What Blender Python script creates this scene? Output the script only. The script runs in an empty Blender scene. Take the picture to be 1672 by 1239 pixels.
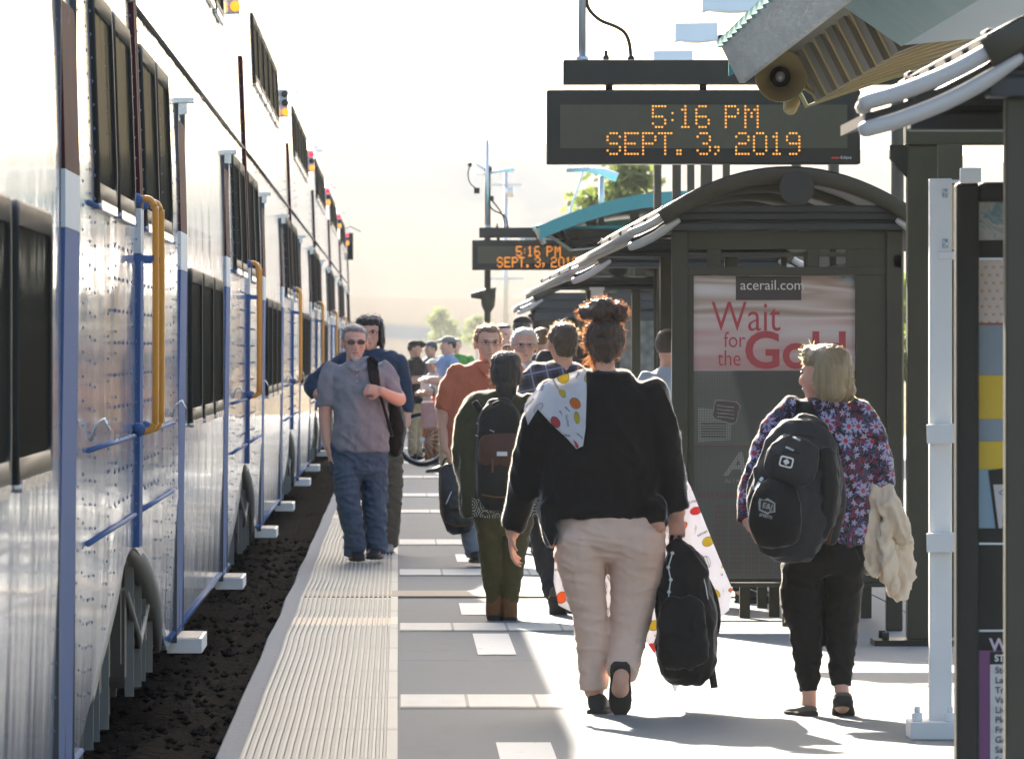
import bpy, bmesh, math, random
from mathutils import Vector, Matrix, noise
from mathutils.bvhtree import BVHTree
R = math.radians
random.seed(11)
SC = bpy.context.scene
COL = SC.collection

# ------------------------------------------------------------------ camera, world, sun, exposure
F, CH = 13500.0, 1.55            # focal length in photo pixels, eye height above the platform
W0, H0, VX, VY = 1672.0, 1239.0, 650.0, 570.0
cam = bpy.data.cameras.new('Camera')
camo = bpy.data.objects.new('Camera', cam); COL.objects.link(camo)
camo.location = (0, 0, CH); camo.rotation_euler = (R(90), 0, 0)
cam.sensor_width = 36; cam.lens = F / W0 * 36
cam.shift_x = (W0 / 2 - VX) / W0
cam.shift_y = -(H0 / 2 - VY) / W0
cam.clip_start = 1; cam.clip_end = 30000
cam.dof.use_dof = True; cam.dof.focus_distance = 40; cam.dof.aperture_fstop = 20
SC.camera = camo

SUN_EL, SUN_AZ = 26.4, 12.4      # the sun stands ahead, this far left of straight on
world = bpy.data.worlds.new('World'); SC.world = world; world.use_nodes = True
wn = world.node_tree.nodes; wl = world.node_tree.links
bg = wn['Background']
sky = wn.new('ShaderNodeTexSky'); sky.sky_type = 'NISHITA'; sky.sun_disc = False
sky.sun_elevation = R(SUN_EL); sky.sun_rotation = R(-SUN_AZ)
sky.air_density = 1.0; sky.dust_density = 4.0; sky.ozone_density = 1.0
wl.new(sky.outputs[0], bg.inputs[0]); bg.inputs[1].default_value = 0.1
sl = bpy.data.lights.new('Sun', 'SUN'); slo = bpy.data.objects.new('Sun', sl); COL.objects.link(slo)
sl.energy = 5.0; sl.angle = R(0.5); sl.color = (1.0, 0.91, 0.77)
sd = Vector((-math.sin(R(SUN_AZ)) * math.cos(R(SUN_EL)), math.cos(R(SUN_AZ)) * math.cos(R(SUN_EL)), math.sin(R(SUN_EL))))
slo.rotation_euler = sd.to_track_quat('Z', 'Y').to_euler(); slo.location = (0, 0, 50)
SC.view_settings.view_transform = 'Standard'; SC.view_settings.look = 'None'
SC.view_settings.exposure = 2.3; SC.view_settings.gamma = 1.0
SC.cycles.max_bounces = 8; SC.cycles.diffuse_bounces = 4; SC.cycles.glossy_bounces = 4
SC.cycles.transparent_max_bounces = 12; SC.cycles.volume_bounces = 1
SC.cycles.use_denoising = True
SC.cycles.sample_clamp_indirect = 6.0

# ------------------------------------------------------------------ helpers
def GY(py): return F * CH / (py - VY)
def WX(px, Y): return (px - VX) * Y / F
def WZ(py, Y): return CH - (py - VY) * Y / F
def PT(px, py, Y, dy=0.0): return Vector((WX(px, Y), Y + dy, WZ(py, Y)))

WL = {}
def wloc(o):
    return WL.get(o.name, Vector((0, 0, 0))) if o else Vector((0, 0, 0))
def props(o, label=None, cat=None, group=None, kind=None):
    if label: o['label'] = label
    if cat: o['category'] = cat
    if group: o['group'] = group
    if kind: o['kind'] = kind
    return o
def thing(name, label, cat, loc, group=None):
    o = bpy.data.objects.new(name, None); COL.objects.link(o); o.empty_display_size = .2
    o.location = loc; WL[o.name] = Vector(loc)
    return props(o, label, cat, group)

class MB:
    def __init__(s): s.v = []; s.f = []; s.m = []; s.sm = []
    def face(s, idx, mi=0, sm=False): s.f.append(idx); s.m.append(mi); s.sm.append(sm)
    def quad(s, a, b, c, d, mi=0):
        n = len(s.v); s.v += [Vector(p) for p in (a, b, c, d)]; s.face([n, n + 1, n + 2, n + 3], mi)
    def box(s, x0, x1, y0, y1, z0, z1, mi=0, M=None):
        n = len(s.v)
        P = [Vector((x, y, z)) for z in (z0, z1) for y in (y0, y1) for x in (x0, x1)]
        if M: P = [M @ p for p in P]
        s.v += P
        for q in ((0, 2, 3, 1), (4, 5, 7, 6), (0, 1, 5, 4), (2, 6, 7, 3), (0, 4, 6, 2), (1, 3, 7, 5)):
            s.face([n + i for i in q], mi)
        return s
    def ringtube(s, rings, mi=0, closed=True, smooth=True, loop=False):
        n0 = len(s.v); k = len(rings[0])
        for r in rings: s.v += r
        m = len(rings)
        for i in range(m if loop else m - 1):
            a = n0 + i * k; b = n0 + ((i + 1) % m) * k
            for j in range(k):
                j2 = (j + 1) % k
                s.face([a + j, a + j2, b + j2, b + j], mi, smooth)
        if closed and not loop:
            s.face([n0 + j for j in range(k)][::-1], mi, False)
            s.face([n0 + (m - 1) * k + j for j in range(k)], mi, False)
        return s
    def tube(s, pts, rad, n=10, mi=0, cap=False, pw=2.0, side=None, sub=0, loop=False):
        """pts: Vectors, rad: r or (rx, ry) each; rings stand square to the path."""
        pts = [Vector(p) for p in pts]
        rad = [(r, r) if not isinstance(r, (tuple, list)) else r for r in rad]
        if sub and len(pts) > 2:
            np_, nr = [], []
            L = len(pts)
            for i in range(L - 1):
                p0, p1, p2, p3 = pts[max(i - 1, 0)], pts[i], pts[i + 1], pts[min(i + 2, L - 1)]
                for k in range(sub):
                    t = k / sub
                    np_.append(.5 * ((2 * p1) + (p2 - p0) * t + (2 * p0 - 5 * p1 + 4 * p2 - p3) * t * t + (3 * p1 - p0 - 3 * p2 + p3) * t ** 3))
                    u = t * t * (3 - 2 * t) if False else t
                    nr.append(tuple(rad[i][q] * (1 - u) + rad[i + 1][q] * u for q in (0, 1)))
            np_.append(pts[-1]); nr.append(rad[-1]); pts, rad = np_, nr
        rings = []; L = len(pts); last = None
        for i in range(L):
            if loop: t = pts[(i + 1) % L] - pts[i - 1]
            else: t = pts[min(i + 1, L - 1)] - pts[max(i - 1, 0)]
            t.normalize()
            if side or last is None:
                sx = Vector(side) if side else Vector((1, 0, 0))
                if abs(sx.dot(t)) > .93: sx = Vector((0, 0, 1)) if abs(t.z) < .8 else Vector((0, 1, 0))
            else: sx = last
            sx = (sx - t * sx.dot(t)).normalized(); last = sx; sy = t.cross(sx)
            ring = []
            for j in range(n):
                a = 2 * math.pi * j / n; c, d = math.cos(a), math.sin(a)
                if pw != 2.0:
                    c = math.copysign(abs(c) ** (2 / pw), c); d = math.copysign(abs(d) ** (2 / pw), d)
                ring.append(pts[i] + sx * (rad[i][0] * c) + sy * (rad[i][1] * d))
            rings.append((ring, t, pts[i]))
        out = [r[0] for r in rings]
        if cap and not loop:
            for end, sgn in (((0, -1), (-1, 1)) if cap is True else ((0, -1),)):
                ring, t, p = rings[end]; r = min(rad[end]); ex = []
                for q in (.5, .85):
                    ex.append([p + (v - p) * math.sqrt(1 - q * q) + t * (sgn * r * q) for v in ring])
                out = (ex[::-1] + out) if end == 0 else (out + ex)
        return s.ringtube(out, mi, True, True, loop)
    def ball(s, c, r, mi=0, n=14, M=None):
        c = Vector(c); r = (r, r, r) if not isinstance(r, (tuple, list)) else r
        n0 = len(s.v); h = n // 2
        def P(x, y, z):
            v = Vector((x * r[0], y * r[1], z * r[2])); return c + (M @ v if M else v)
        s.v.append(P(0, 0, -1))
        for i in range(1, h):
            a = -math.pi / 2 + math.pi * i / h
            for j in range(n):
                b = 2 * math.pi * j / n
                s.v.append(P(math.cos(a) * math.cos(b), math.cos(a) * math.sin(b), math.sin(a)))
        s.v.append(P(0, 0, 1)); top = len(s.v) - 1
        for j in range(n):
            j2 = (j + 1) % n
            s.face([n0, n0 + 1 + j2, n0 + 1 + j], mi, True)
            for i in range(h - 2):
                a = n0 + 1 + i * n
                s.face([a + j, a + j2, a + n + j2, a + n + j], mi, True)
            a = n0 + 1 + (h - 2) * n
            s.face([a + j, a + j2, top], mi, True)
        return s
    def cyl(s, p0, p1, r0, r1=None, n=12, mi=0):
        return s.tube([p0, p1], [r0, r0 if r1 is None else r1], n, mi)
    def prism(s, outline, y0, y1, mi=0):
        """outline: (x, z) list, extruded along y"""
        n = len(s.v); k = len(outline)
        s.v += [Vector((x, y0, z)) for x, z in outline] + [Vector((x, y1, z)) for x, z in outline]
        for j in range(k):
            j2 = (j + 1) % k
            s.face([n + j, n + j2, n + k + j2, n + k + j], mi)
        s.face([n + j for j in range(k)][::-1], mi); s.face([n + k + j for j in range(k)], mi)
        return s
    def mesh(s, name='mesh', off=Vector((0, 0, 0))):
        me = bpy.data.meshes.new(name)
        me.from_pydata([tuple(p - off) for p in s.v], [], s.f)
        me.polygons.foreach_set('material_index', s.m)
        me.polygons.foreach_set('use_smooth', s.sm)
        bm = bmesh.new(); bm.from_mesh(me); bmesh.ops.recalc_face_normals(bm, faces=bm.faces); bm.to_mesh(me); bm.free()
        me.update(); return me
    def build(s, name, mats, parent=None, bevel=0, loc=None, seg=2):
        base = wloc(parent) if parent else Vector(loc or (0, 0, 0))
        me = s.mesh(name, base)
        for m in (mats if isinstance(mats, (list, tuple)) else [mats]): me.materials.append(m)
        o = bpy.data.objects.new(name, me); COL.objects.link(o)
        WL[o.name] = base.copy()
        if parent: o.parent = parent
        else: o.location = base
        if bevel:
            b = o.modifiers.new('bevel', 'BEVEL'); b.width = bevel; b.segments = seg; b.limit_method = 'ANGLE'
        return o

def link_mesh(me, name, mat, parent=None, loc=None):
    """me holds world coordinates"""
    base = wloc(parent) if parent else Vector(loc or (0, 0, 0))
    me['off'] = tuple(base); me.transform(Matrix.Translation(-base)); me.materials.clear(); me.materials.append(mat); me.name = name
    o = bpy.data.objects.new(name, me); COL.objects.link(o); WL[o.name] = base.copy()
    if parent: o.parent = parent
    else: o.location = base
    return o

def blend_mesh(mb, voxel, smooth=4, folds=None, factor=.5):
    """melt overlapping pieces of one body or garment into a single skin"""
    me = mb.mesh('tmp'); ob = bpy.data.objects.new('tmp', me); COL.objects.link(ob)
    m = ob.modifiers.new('r', 'REMESH'); m.mode = 'VOXEL'; m.voxel_size = voxel
    if smooth:
        k = ob.modifiers.new('s', 'SMOOTH'); k.iterations = smooth; k.factor = factor
    dg = bpy.context.evaluated_depsgraph_get()
    me2 = bpy.data.meshes.new_from_object(ob.evaluated_get(dg))
    bpy.data.objects.remove(ob); bpy.data.meshes.remove(me)
    if folds:
        me2.update()
        nn = [v.normal.copy() for v in me2.vertices]
        for v, q in zip(me2.vertices, nn): v.co += q * folds(v.co)
    me2.polygons.foreach_set('use_smooth', [True] * len(me2.polygons)); me2.update()
    return me2

def folds(amp, sx, sy, sz, seed=0.0, shear=0.0):
    def fn(p):
        q = Vector((p.x * sx + p.z * shear + seed, p.y * sy, p.z * sz + seed * 1.7))
        w = noise.noise(q * .5) * .6
        n1 = noise.noise(q + Vector((w, w, w)))
        r = max(0.0, 1 - 2.6 * abs(n1)) ** 1.3
        q2 = Vector((p.x * sx * 1.7 - p.z * shear * .6 + seed * 2, p.y * sy * 1.7, p.z * sz * 1.5))
        r3 = max(0.0, 1 - 3 * abs(noise.noise(q2)))
        return amp * 1.75 * (r * .8 - .35 + r3 * .35 + n1 * .35)
    return fn

def bvh_of(*meshes):
    vs, ps = [], []
    for me, off in meshes:
        n = len(vs); vs += [v.co + off for v in me.vertices]; ps += [[n + i for i in p.vertices] for p in me.polygons]
    return BVHTree.FromPolygons(vs, ps)
def bvh_obj(*obs): return bvh_of(*[(o.data, wloc(o)) for o in obs])

def drape(outline, Y, bvh, off=.006, step=.02, thick=.004, wave=None, lift=0, depth=None):
    """a thin piece of cloth lying against what bvh holds, seen outline in photo pixels; returns mesh (world)"""
    bm = bmesh.new()
    vs = [bm.verts.new(PT(x, y, Y)) for x, y in outline]
    bm.faces.new(vs); bmesh.ops.triangulate(bm, faces=bm.faces)
    for _ in range(7):
        es = [e for e in bm.edges if e.calc_length() > step]
        if not es: break
        bmesh.ops.subdivide_edges(bm, edges=es, cuts=1); bmesh.ops.triangulate(bm, faces=bm.faces)
    bmesh.ops.beautify_fill(bm, faces=bm.faces, edges=bm.edges)
    ys = []
    o = camo.location
    for v in bm.verts:
        d = (v.co - o).normalized(); h = bvh.ray_cast(o, d) if bvh else (None,)
        ys.append(h[0].y if h[0] is not None else None)
    known = [y for y in ys if y is not None]
    dflt = depth if depth is not None else (sum(known) / len(known) if known else Y)
    for v, y in zip(bm.verts, ys):
        y = (dflt if y is None else y) - off
        if wave: y += wave(v.co)
        k = y / v.co.y; v.co = o + (v.co - o) * k
    for _ in range(3):
        bmesh.ops.smooth_vert(bm, verts=[v for v in bm.verts if not v.is_boundary], factor=.5, use_axis_x=False, use_axis_y=True, use_axis_z=False)
    if thick:
        bnd = [e for e in bm.edges if e.is_boundary]; pairs = [(e.verts[0], e.verts[1]) for e in bnd]
        dup = {v: bm.verts.new(v.co + Vector((0, thick, 0))) for v in list(bm.verts)}
        for f in list(bm.faces): bm.faces.new([dup[v] for v in reversed(f.verts)])
        for p, q in pairs: bm.faces.new([p, q, dup[q], dup[p]])
    bmesh.ops.recalc_face_normals(bm, faces=bm.faces)
    me = bpy.data.meshes.new('drape'); bm.to_mesh(me); bm.free()
    me.polygons.foreach_set('use_smooth', [True] * len(me.polygons))
    return me

def copy_tree(o, parent=None):
    c = o.copy(); COL.objects.link(c)
    if parent: c.parent = parent
    for ch in list(o.children): copy_tree(ch, c)
    return c

# ------------------------------------------------------------------ materials
class NT:
    def __init__(s, name):
        s.m = bpy.data.materials.new(name); s.m.use_nodes = True
        s.t = s.m.node_tree; s.n = s.t.nodes; s.b = s.n['Principled BSDF']; s._tc = None
    def lk(s, sock, v):
        if isinstance(v, bpy.types.NodeSocket): s.t.links.new(v, sock)
        elif isinstance(v, (tuple, list)) and len(v) == 3 and sock.type == 'RGBA': sock.default_value = (*v, 1)
        else: sock.default_value = v
    def set(s, **k):
        for a, v in k.items(): s.lk(s.b.inputs[a.replace('_', ' ')], v)
        return s
    def co(s, which='Object'):
        if not s._tc: s._tc = s.n.new('ShaderNodeTexCoord')
        return s._tc.outputs[which]
    def mp(s, v, sc=(1, 1, 1), rot=(0, 0, 0), loc=(0, 0, 0)):
        n = s.n.new('ShaderNodeMapping'); s.lk(n.inputs[0], v)
        n.inputs[1].default_value = loc; n.inputs[2].default_value = rot; n.inputs[3].default_value = sc
        return n.outputs[0]
    def math(s, op, a, b=0.0, c=None, clamp=False):
        n = s.n.new('ShaderNodeMath'); n.operation = op; n.use_clamp = clamp; s.lk(n.inputs[0], a); s.lk(n.inputs[1], b)
        if c is not None: s.lk(n.inputs[2], c)
        return n.outputs[0]
    def sep(s, v):
        n = s.n.new('ShaderNodeSeparateXYZ'); s.lk(n.inputs[0], v); return n.outputs
    def comb(s, x, y, z):
        n = s.n.new('ShaderNodeCombineXYZ')
        for i, v in enumerate((x, y, z)): s.lk(n.inputs[i], v)
        return n.outputs[0]
    def vm(s, op, a, b):
        n = s.n.new('ShaderNodeVectorMath'); n.operation = op; s.lk(n.inputs[0], a); s.lk(n.inputs[1], b); return n.outputs[0]
    def mix(s, f, a, b):
        n = s.n.new('ShaderNodeMix'); n.data_type = 'RGBA'; s.lk(n.inputs[0], f); s.lk(n.inputs[6], a); s.lk(n.inputs[7], b); return n.outputs[2]
    def noise(s, v, scale, detail=4, rough=.55, dist=0.0, col=False):
        n = s.n.new('ShaderNodeTexNoise'); s.lk(n.inputs['Vector'], v)
        n.inputs['Scale'].default_value = scale; n.inputs['Detail'].default_value = detail
        n.inputs['Roughness'].default_value = rough; n.inputs['Distortion'].default_value = dist
        return n.outputs[1 if col else 0]
    def vor(s, v, scale, rnd=1.0, feature='F1', out='Distance'):
        n = s.n.new('ShaderNodeTexVoronoi'); n.feature = feature; s.lk(n.inputs['Vector'], v)
        n.inputs['Scale'].default_value = scale; n.inputs['Randomness'].default_value = rnd
        return n.outputs[out] if isinstance(out, str) else [n.outputs[o] for o in out]
    def ramp(s, f, *stops, interp='LINEAR'):
        n = s.n.new('ShaderNodeValToRGB'); s.lk(n.inputs[0], f); e = n.color_ramp.elements; n.color_ramp.interpolation = interp
        while len(e) < len(stops): e.new(.5)
        for k, (p, c) in zip(e, stops):
            k.position = p; k.color = (*c, 1) if isinstance(c, (tuple, list)) else (c, c, c, 1)
        return n.outputs[0]
    def step(s, v, lo, hi):
        n = s.n.new('ShaderNodeMapRange'); n.interpolation_type = 'SMOOTHSTEP'; s.lk(n.inputs[0], v)
        s.lk(n.inputs[1], lo); s.lk(n.inputs[2], hi); return n.outputs[0]
    def bump(s, h, strength=.3, dist=.01):
        n = s.n.new('ShaderNodeBump'); n.inputs['Strength'].default_value = strength; n.inputs['Distance'].default_value = dist
        s.lk(n.inputs['Height'], h); s.lk(s.b.inputs['Normal'], n.outputs[0]); return s

def scl(c, k): return tuple(min(1, x * k) for x in c)
def paint(name, c, rough=.45, metal=0.0, var=.12, scale=6, bump=.05, coat=0.0, spec=.5):
    g = NT(name); v = g.co()
    f = g.noise(v, scale, 6, .65)
    col = g.mix(f, scl(c, 1 - var), scl(c, 1 + var))
    d = g.noise(v, scale * 9, 3)
    g.set(Base_Color=col, Metallic=metal, Roughness=g.math('MULTIPLY_ADD', f, .2, rough - .1), Coat_Weight=coat, Coat_Roughness=.08)
    g.b.inputs['Specular IOR Level'].default_value = spec
    g.bump(d, bump, .004); return g.m
def cloth(name, c, var=.25, sheen=.6, rough=.85, weave=700, bump=.25, c2=None, mott=18):
    g = NT(name); v = g.co()
    f = g.noise(v, mott, 5, .65); w = g.noise(v, weave, 2, .6)
    col = g.mix(f, scl(c, 1 - var), c2 or scl(c, 1 + var))
    col = g.mix(g.math('MULTIPLY', w, .35), col, scl(c, .55))
    g.set(Base_Color=col, Roughness=rough, Sheen_Weight=sheen, Sheen_Roughness=.3)
    g.b.inputs['Specular IOR Level'].default_value = .25
    big = g.noise(v, 28, 3)
    g.bump(g.math('MULTIPLY_ADD', w, .12, big), bump, .012); return g.m
def skin(name, c):
    g = NT(name); v = g.co(); f = g.noise(v, 35, 4)
    g.set(Base_Color=g.mix(f, scl(c, .85), (min(1, c[0] * 1.15), c[1] * 1.02, c[2] * 1.0)), Roughness=.5, Subsurface_Weight=.12)
    g.b.inputs['Subsurface Radius'].default_value = (.02, .008, .004); g.b.inputs['Subsurface Scale'].default_value = .5
    g.bump(g.noise(v, 220, 3), .15, .003); return g.m
def hairmat(name, c, c2=None, stretch=(140, 140, 9)):
    g = NT(name); v = g.mp(g.co(), stretch); f = g.noise(v, 1.0, 4, .6)
    g.set(Base_Color=g.mix(f, scl(c, .55), c2 or scl(c, 1.5)), Roughness=.42, Sheen_Weight=.15)
    g.bump(f, .6, .01)
    return g.m

M_black = paint('black_coated_steel', (.033, .030, .024), .5, 0, .25, 9, .08, 0, .22)
M_dolive = paint('dark_bronze_steel', (.062, .056, .037), .55, 0, .2, 8, .08, 0, .25)
M_dnavy = paint('dark_slate_steel', (.048, .05, .05), .5, 0, .2, 8, .06, 0, .25)
M_white = paint('white_painted_steel', (.78, .77, .76), .45, 0, .08, 5, .08)
M_teal = paint('teal_roof_metal', (.02, .24, .25), .35, 0, .12, 4, .05)
M_galv = paint('galvanized_steel', (.5, .53, .56), .35, .75, .18, 12, .06)
M_palebox = paint('pale_blue_enamel', (.66, .76, .8), .4, 0, .08, 6, .03)
M_rubber = paint('black_rubber', (.02, .021, .019), .55, 0, .2, 20, .05, 0, .12)
M_maroon = paint('maroon_car_paint', (.06, .022, .024), .7, 0, .15, 4, .02, 0, .04)
M_blue = paint('blue_car_paint', (.06, .115, .26), .7, 0, .15, 4, .02, 0, .08)
M_greyw = paint('light_grey_car_paint', (.52, .56, .58), .6, 0, .08, 4, .02, 0, .1)
M_orange = paint('orange_handrail_paint', (.62, .25, .015), .35, 0, .12, 10, .04, .3)
M_chrome = paint('brushed_aluminium', (.62, .64, .66), .25, .9, .1, 20, .04)
M_truck = paint('dusty_truck_iron', (.055, .05, .045), .75, 0, .4, 10, .3)
M_hood = paint('grey_fibreglass', (.2, .21, .2), .6, 0, .15, 8, .05, 0, .2)
M_horn = paint('bronze_horn_enamel', (.36, .28, .12), .45, 0, .15, 12, .04)
M_hdark = paint('horn_throat', (.012, .011, .008), .6)
# ------------------------------------------------------------------ ground, track bed, platform
g = NT('dry_ground'); v = g.co()
g.set(Base_Color=g.ramp(g.noise(v, .05, 8, .7), (.3, (.16, .13, .09)), (.7, (.3, .25, .17))), Roughness=1.0); g.b.inputs['Specular IOR Level'].default_value = 0
mb = MB(); N = 40
for i in range(2):
    pass
mb.quad((-9000, -60, -.5), (9000, -60, -.5), (9000, 12000, -.5), (-9000, 12000, -.5))
props(mb.build('ground', g.m), kind='structure')

g = NT('dark_ballast'); v = g.co()
rk = g.vor(v, 26); rk2 = g.noise(v, 9, 6, .7)
col = g.mix(rk2, (.006, .0058, .0058), (.017, .0163, .016))
leaf = g.step(g.noise(v, 16, 4, .6), .66, .72)
col = g.mix(g.math('MULTIPLY', leaf, g.step(g.noise(v, 1.3, 3), .5, .62)), col, (.07, .035, .018))
g.set(Base_Color=col, Roughness=1.0); g.b.inputs['Specular IOR Level'].default_value = .02; g.bump(g.math('ADD', rk, rk2), .9, .05)
M_ballast = g.m
mb = MB(); nx, ny = 18, 420
y0, y1, x0, x1 = 20.0, 230.0, -2.6, -.6
base = len(mb.v)
for j in range(ny + 1):
    y = y0 + (y1 - y0) * j / ny
    for i in range(nx + 1):
        x = x0 + (x1 - x0) * i / nx
        z = -.33 + .06 * noise.noise(Vector((x * 5, y * 4, 0))) + .05 * noise.noise(Vector((x * 1.2, y * .7, 3)))
        mb.v.append(Vector((x, y, z)))
for j in range(ny):
    for i in range(nx):
        a = j * (nx + 1) + i; mb.face([a, a + 1, a + nx + 2, a + nx + 1], 0, False)
props(mb.build('track_ballast', M_ballast), kind='structure')
# loose stones lying on the bed
mb = MB(); rr = random.Random(4)
for k in range(2600):
    y = 22 + 60 * rr.random() ** 1.6; x = rr.uniform(-1.9, -.72); r = rr.uniform(.010, .028)
    z = -.33 + .06 * noise.noise(Vector((x * 5, y * 4, 0))) + .05 * noise.noise(Vector((x * 1.2, y * .7, 3)))
    n = len(mb.v)
    for q in ((1, 0, 0), (0, 1, 0), (-1, 0, 0), (0, -1, 0), (0, 0, 1), (0, 0, -1)):
        mb.v.append(Vector((x, y, z + r * .3)) + Vector((q[0] * r * rr.uniform(.7, 1.3), q[1] * r * rr.uniform(.7, 1.5), q[2] * r * rr.uniform(.6, 1))))
    for t in ((0, 1, 4), (1, 2, 4), (2, 3, 4), (3, 0, 4), (1, 0, 5), (2, 1, 5), (3, 2, 5), (0, 3, 5)): mb.face([n + i for i in t])
g = NT('ballast_stone'); v = g.co()
g.set(Base_Color=g.mix(g.noise(v, 12, 3), (.012, .011, .011), (.022, .02, .018)), Roughness=.95); g.b.inputs['Specular IOR Level'].default_value = .1
props(mb.build('gravel', g.m), kind='stuff', label='loose dark stones on the track bed beside the platform')

def sag(y, x=-.3): return .007 * noise.noise(Vector((y * .33, x * .6, 5.0))) + .0035 * noise.noise(Vector((y * 1.1, x, 9.0)))
def wob(y): return .009 * noise.noise(Vector((y * .28, 2.0, 1.0)))

g = NT('broomed_concrete'); v = g.co()
st = g.noise(g.mp(v, (3, 34, 3)), 1.0, 5, .65); bl = g.noise(g.mp(v, (1.2, .35, 1)), 1.0, 5, .6); sp = g.vor(v, 2.6)
gr = g.noise(v, 160, 3)
col = g.mix(st, (.108, .127, .145), (.158, .180, .200)); col = g.mix(g.math('MULTIPLY', bl, .7), col, (.11, .126, .142))
col = g.mix(g.math('MULTIPLY', g.step(sp, .05, .03), .5), col, (.12, .11, .1))
tr = g.noise(g.mp(v, (5, .5, 1)), 1.0, 6, .7)
col = g.mix(g.math('MULTIPLY', g.step(tr, .55, .8), .5), col, (.115, .12, .12))
ck = g.vor(g.vm('ADD', g.mp(v, (.55, .16, 1)), g.vm('MULTIPLY', g.noise(v, 3, 4, col=True), (.25, .25, 0))), 1.0, 1.0, 'DISTANCE_TO_EDGE')
col = g.mix(g.math('MULTIPLY', g.math('LESS_THAN', ck, .004), g.math('GREATER_THAN', bl, .52)), col, (.13, .13, .13))
blot = g.noise(g.mp(v, (2.2, .45, 1), loc=(7, 2, 0)), 1.0, 5, .7)
col = g.mix(g.math('MULTIPLY', g.step(blot, .58, .7), .45), col, (.10, .10, .097))
g.set(Base_Color=col, Roughness=.85); g.bump(g.math('ADD', gr, st), .25, .004)
M_conc = g.m
mb = MB()
for a, b in zip(range(8, 190, 1), range(9, 191, 1)): pass
yj = [6, 30.6, 41.2, 51.4, 61.8, 72.7, 83, 93.6, 104, 114.6, 125, 135, 145, 155, 165, 175, 188]
for a, b in zip(yj, yj[1:]):
    mb.box(-.03, 2.99, a + .006, b - .006, -.45, 0); mb.box(3.0, 9, a + .006, b - .006, -.45, 0)
props(mb.build('platform', M_conc), kind='structure')

g = NT('edge_concrete'); v = g.co()
g.set(Base_Color=g.mix(g.noise(v, 14, 6, .7), (.2, .21, .215), (.36, .37, .37)), Roughness=.9); g.bump(g.noise(v, 40, 5), .5, .02)
mb = MB(); ys = [22 + .3 * i for i in range(560)]
rings = []
for y in ys:
    w = wob(y); z = sag(y, -.64)
    rings.append([Vector((-.715 + w, y, -.5)), Vector((-.70 + w, y, z - .012)), Vector((-.69 + w, y, z)), Vector((-.60 + w, y, z)), Vector((-.60 + w, y, -.5))])
mb.ringtube(rings, 0, True, False)
props(mb.build('platform_kerb', g.m), kind='structure')

# tactile edge: raised ribs with cross joints, one sheet that follows the settled slab
g = NT('tactile_tile'); v = g.co(); xyz = g.sep(v)
big = g.noise(g.mp(v, (2, .3, 1)), 1.0, 5, .65)
col = g.mix(big, (.205, .216, .195), (.275, .287, .252))
fr = g.math('FRACT', g.math('MULTIPLY', xyz[1], 1 / .305))
cell = g.math('LESS_THAN', g.math('ABSOLUTE', g.math('SUBTRACT', fr, .5)), .40)
col = g.mix(g.math('MULTIPLY', g.math('SUBTRACT', 1.0, cell), .35), col, (.25, .25, .22))
band = g.noise(g.comb(0.0, g.math('FLOOR', g.math('MULTIPLY', xyz[1], 1 / 1.22)), 0.0), 3.7, 0)
col = g.mix(g.step(band, .58, .7), col, (.55, .48, .36))
rib = g.step(xyz[2], .007, .014)
col = g.mix(rib, scl((.35, .37, .33), 1), (.6, .6, .54)) if False else g.mix(g.math('MULTIPLY', rib, .55), col, (.46, .46, .42))
g.set(Base_Color=col, Roughness=.7); g.bump(g.noise(v, 60, 3), .25, .004)
mb = MB(); nr = 19; prof = []
for i in range(nr):
    x = -.585 + .52 * i / (nr - 1)
    prof += [(x - .0075, .004), (x - .005, .014), (x + .005, .014), (x + .0075, .004)]
prof = [(-.600, -.05), (-.600, .006)] + prof + [(-.047, .004), (-.045, .012), (-.002, .012), (-.002, -.05)]
ys = [22 + .16 * i for i in range(1040)]
rings = []
for y in ys:
    w = wob(y); jn = -.004 if (int(y / .16) % 19 == 0) else 0
    rings.append([Vector((x + w * min(1, -x / .6 * 1.2), y, z + sag(y, x) * min(1, -x * 4 + .15) + (jn if z > 0 else 0))) for x, z in prof])
mb.ringtube(rings, 0, True, False)
props(mb.build('tactile_strip', g.m), kind='structure')

# pale drain covers across the slab and sun patches put in as pale colour
g = NT('pale_cover'); v = g.co(); xyz = g.sep(v)
fx = g.math('FRACT', g.math('MULTIPLY', g.math('ADD', xyz[0], .0), 1 / .302))
ln = g.math('GREATER_THAN', g.math('ABSOLUTE', g.math('SUBTRACT', fx, .5)), .475)
sub = g.math('FRACT', g.math('MULTIPLY', xyz[0], 1 / .05))
col = g.mix(g.noise(g.mp(v, (8, 2, 1)), 1, 5, .6), (.42, .43, .41), (.55, .56, .53))
col = g.mix(g.math('MULTIPLY', g.math('GREATER_THAN', sub, .9), .12), col, (.4, .4, .38)); col = g.mix(g.math('MULTIPLY', ln, .8), col, (.2, .2, .19))
g.set(Base_Color=col, Roughness=.75)
M_cov = g.m; M_rim = paint('cover_rim', (.16, .155, .14), .7)
for a, b in ((35.65, 37.04), (45.4, 46.7), (56.55, 58.1), (65.4, 67.2), (78.1, 79.6), (86.8, 88.6), (99.2, 101), (112, 113.6), (128, 129.6)):
    mb = MB(); mb.box(.012, 1.8, a + .06, b - .06, -.02, .008, 0); mb.box(.006, 1.806, a - .02, b + .02, -.02, .004, 1)
    props(mb.build('drain_cover', [M_cov, M_rim]), kind='structure')
g = NT('sun_patch_white'); v = g.co()
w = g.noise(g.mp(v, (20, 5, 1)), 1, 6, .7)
g.set(Base_Color=g.mix(g.step(w, .30, .40), (.24, .25, .26), (.55, .56, .55)), Roughness=.7)  # mottled pale colour stands in for sunlight lying inside the train's shade
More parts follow.
